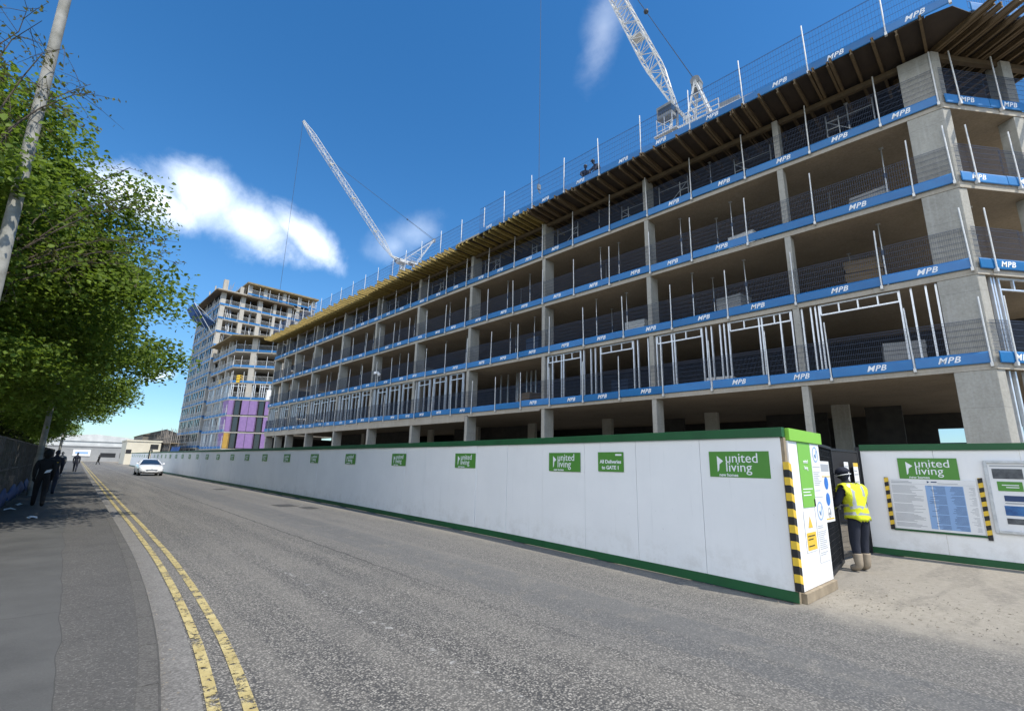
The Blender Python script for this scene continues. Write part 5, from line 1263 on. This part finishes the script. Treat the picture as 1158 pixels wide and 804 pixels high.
# materials stored on the floors
STK=[('block_pallet','shrink-wrapped pallet of blocks',M['paper']),('board_stack','stack of grey boards on bearers',M['wallgrey']),('timber_stack','stack of formwork timber',M['timber_shaded']),('insulation_stack','stack of blue wrapped insulation',M['blue_dark'])]
cnt=0
for li,us in ((1,(2.2,9.0,14.6,21.0)),(2,(3.0,8.2,13.6,20.4,27.5,34.6)),(3,(2.4,7.4,15.4,22.4,28.0,40.5))):
    for j,u in enumerate(us):
        nm,lb_,mm=STK[(cnt*3+li)%4]; cnt+=1; dep=-2.2-.5*(j%3)
        t=thing(nm,f'{lb_} on the {FLN[li-1]} floor, {nth(j)} stack from the near corner','material stack',fw(u,dep,LV[li-1]+.212),RZ+R.uniform(-.2,.2),'materials stored on the floors')
        hh=R.uniform(.9,1.7)
        b=MB(); 
        for q in (-.45,0,.45): b.box(q-.05,q+.05,-.5,.5,0,.1)
        b.build('bearer',M['wood'],t)
        b=MB(); z=.104
        while z<hh: dz=R.uniform(.1,.2); e=R.uniform(-.03,.03); b.box(-.6+e,.6+e,-.5+e,.5-e,z,z+dz-.008); z+=dz
        b.build('load',mm,t,.01)
# ------------------------------------------------------------------ left side: lamp columns, fence, litter, trees
def lamp(x,y,h,r,lb,lean=(0,0)):
    t=thing('street_lamp',lb,'street lamp',(x,y,.0),0,'lamp columns along the pavement'); t.rotation_euler=(lean[1],lean[0],0)
    b=MB(); b.tube([(0,0,0),(0,0,1.5),(0,0,1.55),(0,0,h)],[r*1.25,r*1.25,r,r*.72],14); b.build('column',M['lamp'],t)
    b=MB(); b.tube([(0,0,h),(.15,0,h+.35),(.6,0,h+.5),(1.3,0,h+.55)],[r*.6,.05,.045,.04],8); b.build('arm',M['lamp'],t)
    b=MB(); b.ball((1.6,0,h+.55),(.38,.15,.09),12,6); ln=b.build('lantern',M['grey_paint'],t); b=MB(); b.ball((1.62,0,h+.5),(.28,.11,.07),10,6); b.build('lens',M['lens'],ln)
    b=MB(); b.box(-r*1.3,-r*1.2,-.07,.07,.4,1.0); b.build('access_door',M['lamp'],t)
lamp(-1.17,10.5,11.2,.098,'tall weathered grey lamp column rising through the nearest leaves',(-.02,0))
lamp(-.80,26.5,9,.10,'grey lamp column behind the person in black')
lamp(-.5,50,9,.09,'pale lamp column beside the farther walkers')
fx=lambda y: -1.28+.010*(y-20)
y=8; i=0
while y<60:
    t=thing('fence_panel',f'weathered steel fence panel beside the pavement, {nth(i)} from the camera',"fence",(fx(y),y,.09),0,'steel fence panels beside the pavement'); 
    b=MB(); b.tube([(0,.03,0),(0,.03,2.0)],.025,6); b.tube([(0,3.42,0),(0,3.42,2.0)],.025,6); b.bar((0,.03,1.97),(0,3.42,1.97),.04); b.bar((0,.03,.15),(0,3.42,.15),.04); b.bar((0,.03,1.1),(0,3.42,1.1),.03); b.build('frame',M['fence'],t)
    b=MB(); yy=.15
    while yy<3.35: b.bar((.01,yy,.15),(.01,yy,1.97),.028,.012); yy+=.30
    b.build('pales',M['fence'],t)
    b=MB(); b.box(-.12,.12,-.25,.18,0,.13); b.build('foot_block',M['kerb'],t)
    t=thing('tarpaulin',f'blue tarpaulin along the foot of the fence, {nth(i)} length from the camera','tarpaulin',(fx(y)+.05,y,.09),0,'blue tarpaulin at the fence foot')
    b=MB(); rg=[]
    for q in range(13):
        yv=q*.285; hh=.42+.09*math.sin(yv*1.5+i)+R.uniform(-.02,.02); rg.append([(.02+R.uniform(0,.05),yv,.0),(.05+R.uniform(-.02,.05),yv,hh*.5),(.0,yv,hh),(-.02,yv,hh),(-.015,yv,0)])
    b.loft(rg); b.build('sheet',M['tarp'],t); y+=3.5; i+=1
for i,(x,y,r,lb) in enumerate([(-.95,19.9,.3,'crumpled white litter scrap nearest the fence foot'),(-.82,21.6,.8,'thin white litter scrap by the blue tarpaulin behind the first scrap'),(-.38,17.2,1.9,'white litter scrap lying alone on the pavement in front of the walker')]):
    b=MB(); b.loft([[(-.13,-.05,0),(.0,-.08,.035),(.13,-.04,.0)],[(-.11,.05,.03),(.02,.06,.06),(.12,.05,.02)],[(-.1,.1,0),(.0,.12,.02),(.1,.11,.0)]],closed=False,smooth=False)
    o=b.build('litter',M['paper']); o.location=(x,y,.105); o.rotation_euler=(0,0,r); tag(o,lb,'litter',)

def crown_mesh(name,n_clump,leaf_n,rad,seed,ls,lm,flat=.75,drop=.25):
    rr=np.random.default_rng(seed); V=[];Fc=[]
    cl=[]
    while len(cl)<n_clump:
        d=rr.normal(size=3); d/=np.linalg.norm(d); r=rr.uniform(.25,1)**.45
        lump=1+.22*np.sin(3*d[0]+seed)*np.cos(4*d[1])+.16*np.sin(7*d[2]+5*d[0]); tp_=(1.08-.34*d[2]*r); p=d*r*np.array([rad[0]*tp_,rad[1]*tp_,rad[2]])*lump
        cl.append((p,rr.uniform(.35,.85)*rad[0]*.175))
    N=n_clump*leaf_n
    C=np.repeat(np.array([c[0] for c in cl]),leaf_n,axis=0); S_=np.repeat(np.array([c[1] for c in cl]),leaf_n)
    off=np.clip(rr.normal(size=(N,3)),-1.9,1.9)*np.array([1,1,.5]); P_=C+off*S_[:,None]
    nrm=rr.normal(size=(N,3))*.45+np.array([.1,-.25,.8]); nrm/=np.linalg.norm(nrm,axis=1)[:,None]
    a=np.cross(nrm,rr.normal(size=(N,3))); a/=np.linalg.norm(a,axis=1)[:,None]; b_=np.cross(nrm,a)
    sz=ls*rr.uniform(.6,1.25,N)[:,None]; fold=nrm*sz*.18
    # five-point lobed leaf (two folded halves sharing a mid-rib)
    pts=[P_-a*sz*.5, P_+b_*sz*.42-a*sz*.1+fold, P_+b_*sz*.30+a*sz*.28+fold, P_+a*sz*.62, P_-b_*sz*.30+a*sz*.28+fold, P_-b_*sz*.42-a*sz*.1+fold]
    V=np.stack(pts,1).reshape(-1,3); me=bpy.data.meshes.new(name)
    idx=np.arange(N)*6
    Fs=np.stack([idx,idx+1,idx+2,idx+3,idx,idx+3,idx+4,idx+5],1).reshape(-1)
    me.vertices.add(len(V)); me.vertices.foreach_set('co',V.astype(np.float32).ravel()); me.loops.add(len(Fs)); me.loops.foreach_set('vertex_index',Fs.astype(np.int32)); me.polygons.add(N*2); me.polygons.foreach_set('loop_start',np.arange(0,N*8,4,dtype=np.int32)); me.polygons.foreach_set('loop_total',np.full(N*2,4,dtype=np.int32))
    me.materials.append(lm); me.update(calc_edges=True); me.validate(); return me,[c[0] for c in cl]
def tree(lb,loc,h,rad,cz,seed,me_cl,trunk_r=.2,group='leafy trees along the fence'):
    t=thing('tree',lb,'tree',loc,0,group); me,cl=me_cl; rr=random.Random(seed)
    b=MB(); top=cz; b.tube([(0,0,0),(.05,.03,cz*.35),(-.04,.06,cz*.7),(.05,0,cz+rad[2]*.3)],[trunk_r*1.25,trunk_r,trunk_r*.85,trunk_r*.4],10)
    tr=b.build('trunk',M['bark'],t)
    b=MB()
    for q in rr.sample(cl,min(len(cl),24)):
        z0=cz*rr.uniform(.5,.95); e=Vector((q[0]*.8,q[1]*.8,q[2]*.8+cz)); s0=Vector((0,0,z0)); mid=s0.lerp(e,.5)+Vector((rr.uniform(-.3,.3),rr.uniform(-.3,.3),.35))
        b.tube([s0,mid,e],[.065,.035,.012],6)
    b.build('limb',M['bark'],t)
    o=link('crown',me,t); o.location=(0,0,cz); return t
R3=(3.9,4.4,3.6)
c1=crown_mesh('crown',470,340,R3,5,.10,M['leaf']); c2=crown_mesh('crown',260,240,(4.2,4.6,3.6),9,.125,M['leaf'])
tree('leafy maple tree over the pavement, nearest and tallest of the row',(-3.6,15.2,0),12,R3,6.3,1,c1,.22)
tree('leafy tree overhanging the pavement, second of the row',(-2.6,22.8,0),10.5,(4.2,4.6,3.6),6.6,2,c2,.2)
tree('leafy tree overhanging the pavement, third of the row',(-2.7,31.5,0),10,(4.2,4.6,3.6),6.2,3,c2,.2)
tree('leafy tree beyond the second lamp column, fourth of the row',(-2.8,42,0),10,(4.2,4.6,3.6),6.4,4,c2,.2)
tree('leafy tree far along the fence, fifth of the row',(-2.9,54,0),9.5,(4.2,4.6,3.6),6.4,5,c2,.2)
tree('leafy tree far along the fence, last of the row',(-4.5,70,0),9.5,(4.2,4.6,3.6),5.6,6,c2,.2)
# young tree with sparse brownish leaves, its twigs stick out of the maple's crown
def twig_tree(lb,loc,ends,seed,stem=True):
    t=thing('young_tree',lb,'tree',loc,0,'thin young trees'); rr=random.Random(seed)
    b=MB(); lv=[]; V_=[];F_=[]
    o0=Vector((0,0,0))
    h0=max(e[2] for e in ends)*.55
    b.tube([(0,0,0),(.05,0,h0*.5),(0,.05,h0)],[.06,.05,.03],7); b.build('trunk',M['bark'],t)
    b=MB()
    for e in ends:
        e=Vector(e); s0=Vector((0,0,min(h0,e.z*.75))); n=5; pts=[s0.lerp(e,k/n)+Vector((rr.uniform(-.1,.1),rr.uniform(-.1,.1),.5*math.sin(PI*k/n))) for k in range(n+1)]
        b.tube(pts,[.022,.018,.014,.010,.007,.004],5)
        for k in range(2,n+1):
            for q in range(5):
                o=pts[k].lerp(pts[k-1],rr.random()); d=Vector((rr.uniform(-1,1),rr.uniform(-1,1),rr.uniform(-.9,.7))).normalized()*rr.uniform(.25,.75); b.tube([o,o+d*.5,o+d+Vector((0,0,-.06))],[.005,.004,.002],4)
                for l in range(6): lv.append(o+d*rr.uniform(.3,1.05)+Vector((rr.gauss(0,.045),rr.gauss(0,.045),rr.gauss(-.03,.045))))
    b.build('limb',M['bark'],t)
    m=MB()
    for p in lv:
        n=Vector((rr.gauss(0,1),rr.gauss(0,1),rr.gauss(.3,1))).normalized(); a=n.orthogonal().normalized(); a=Matrix.Rotation(rr.random()*6.28,3,n)@a; c=n.cross(a); s=rr.uniform(.022,.048)
        m.add([p-a*s,p+c*s*.55,p+a*s*1.1,p-c*s*.55],[(0,1,2,3)])
    m.build('crown',M['leaf2'],t)
twig_tree('thin young tree whose bare twigs droop out from the maple over the road',(-1.9,12.6,0),[(2.5,.3,7.2),(2.9,.8,6.5),(3.1,.2,6.0),(2.3,1,7.7),(2.6,-.3,5.5),(1.9,.6,8.1),(3.0,1.4,6.9)],3)
twig_tree('thin young tree with sparse brown leaves beside the tall lamp column',(-2.0,10.2,0),[(.2,.2,8.9),(.8,0,8.4),(-.5,.3,8.6),(1.1,.6,8.3),(-1.0,0,8.1),(.5,-.6,8.2),(-.2,-.5,9.2),(1.3,.2,7.9)],5)
# dense undergrowth behind the fence
rrn=np.random.default_rng(4)
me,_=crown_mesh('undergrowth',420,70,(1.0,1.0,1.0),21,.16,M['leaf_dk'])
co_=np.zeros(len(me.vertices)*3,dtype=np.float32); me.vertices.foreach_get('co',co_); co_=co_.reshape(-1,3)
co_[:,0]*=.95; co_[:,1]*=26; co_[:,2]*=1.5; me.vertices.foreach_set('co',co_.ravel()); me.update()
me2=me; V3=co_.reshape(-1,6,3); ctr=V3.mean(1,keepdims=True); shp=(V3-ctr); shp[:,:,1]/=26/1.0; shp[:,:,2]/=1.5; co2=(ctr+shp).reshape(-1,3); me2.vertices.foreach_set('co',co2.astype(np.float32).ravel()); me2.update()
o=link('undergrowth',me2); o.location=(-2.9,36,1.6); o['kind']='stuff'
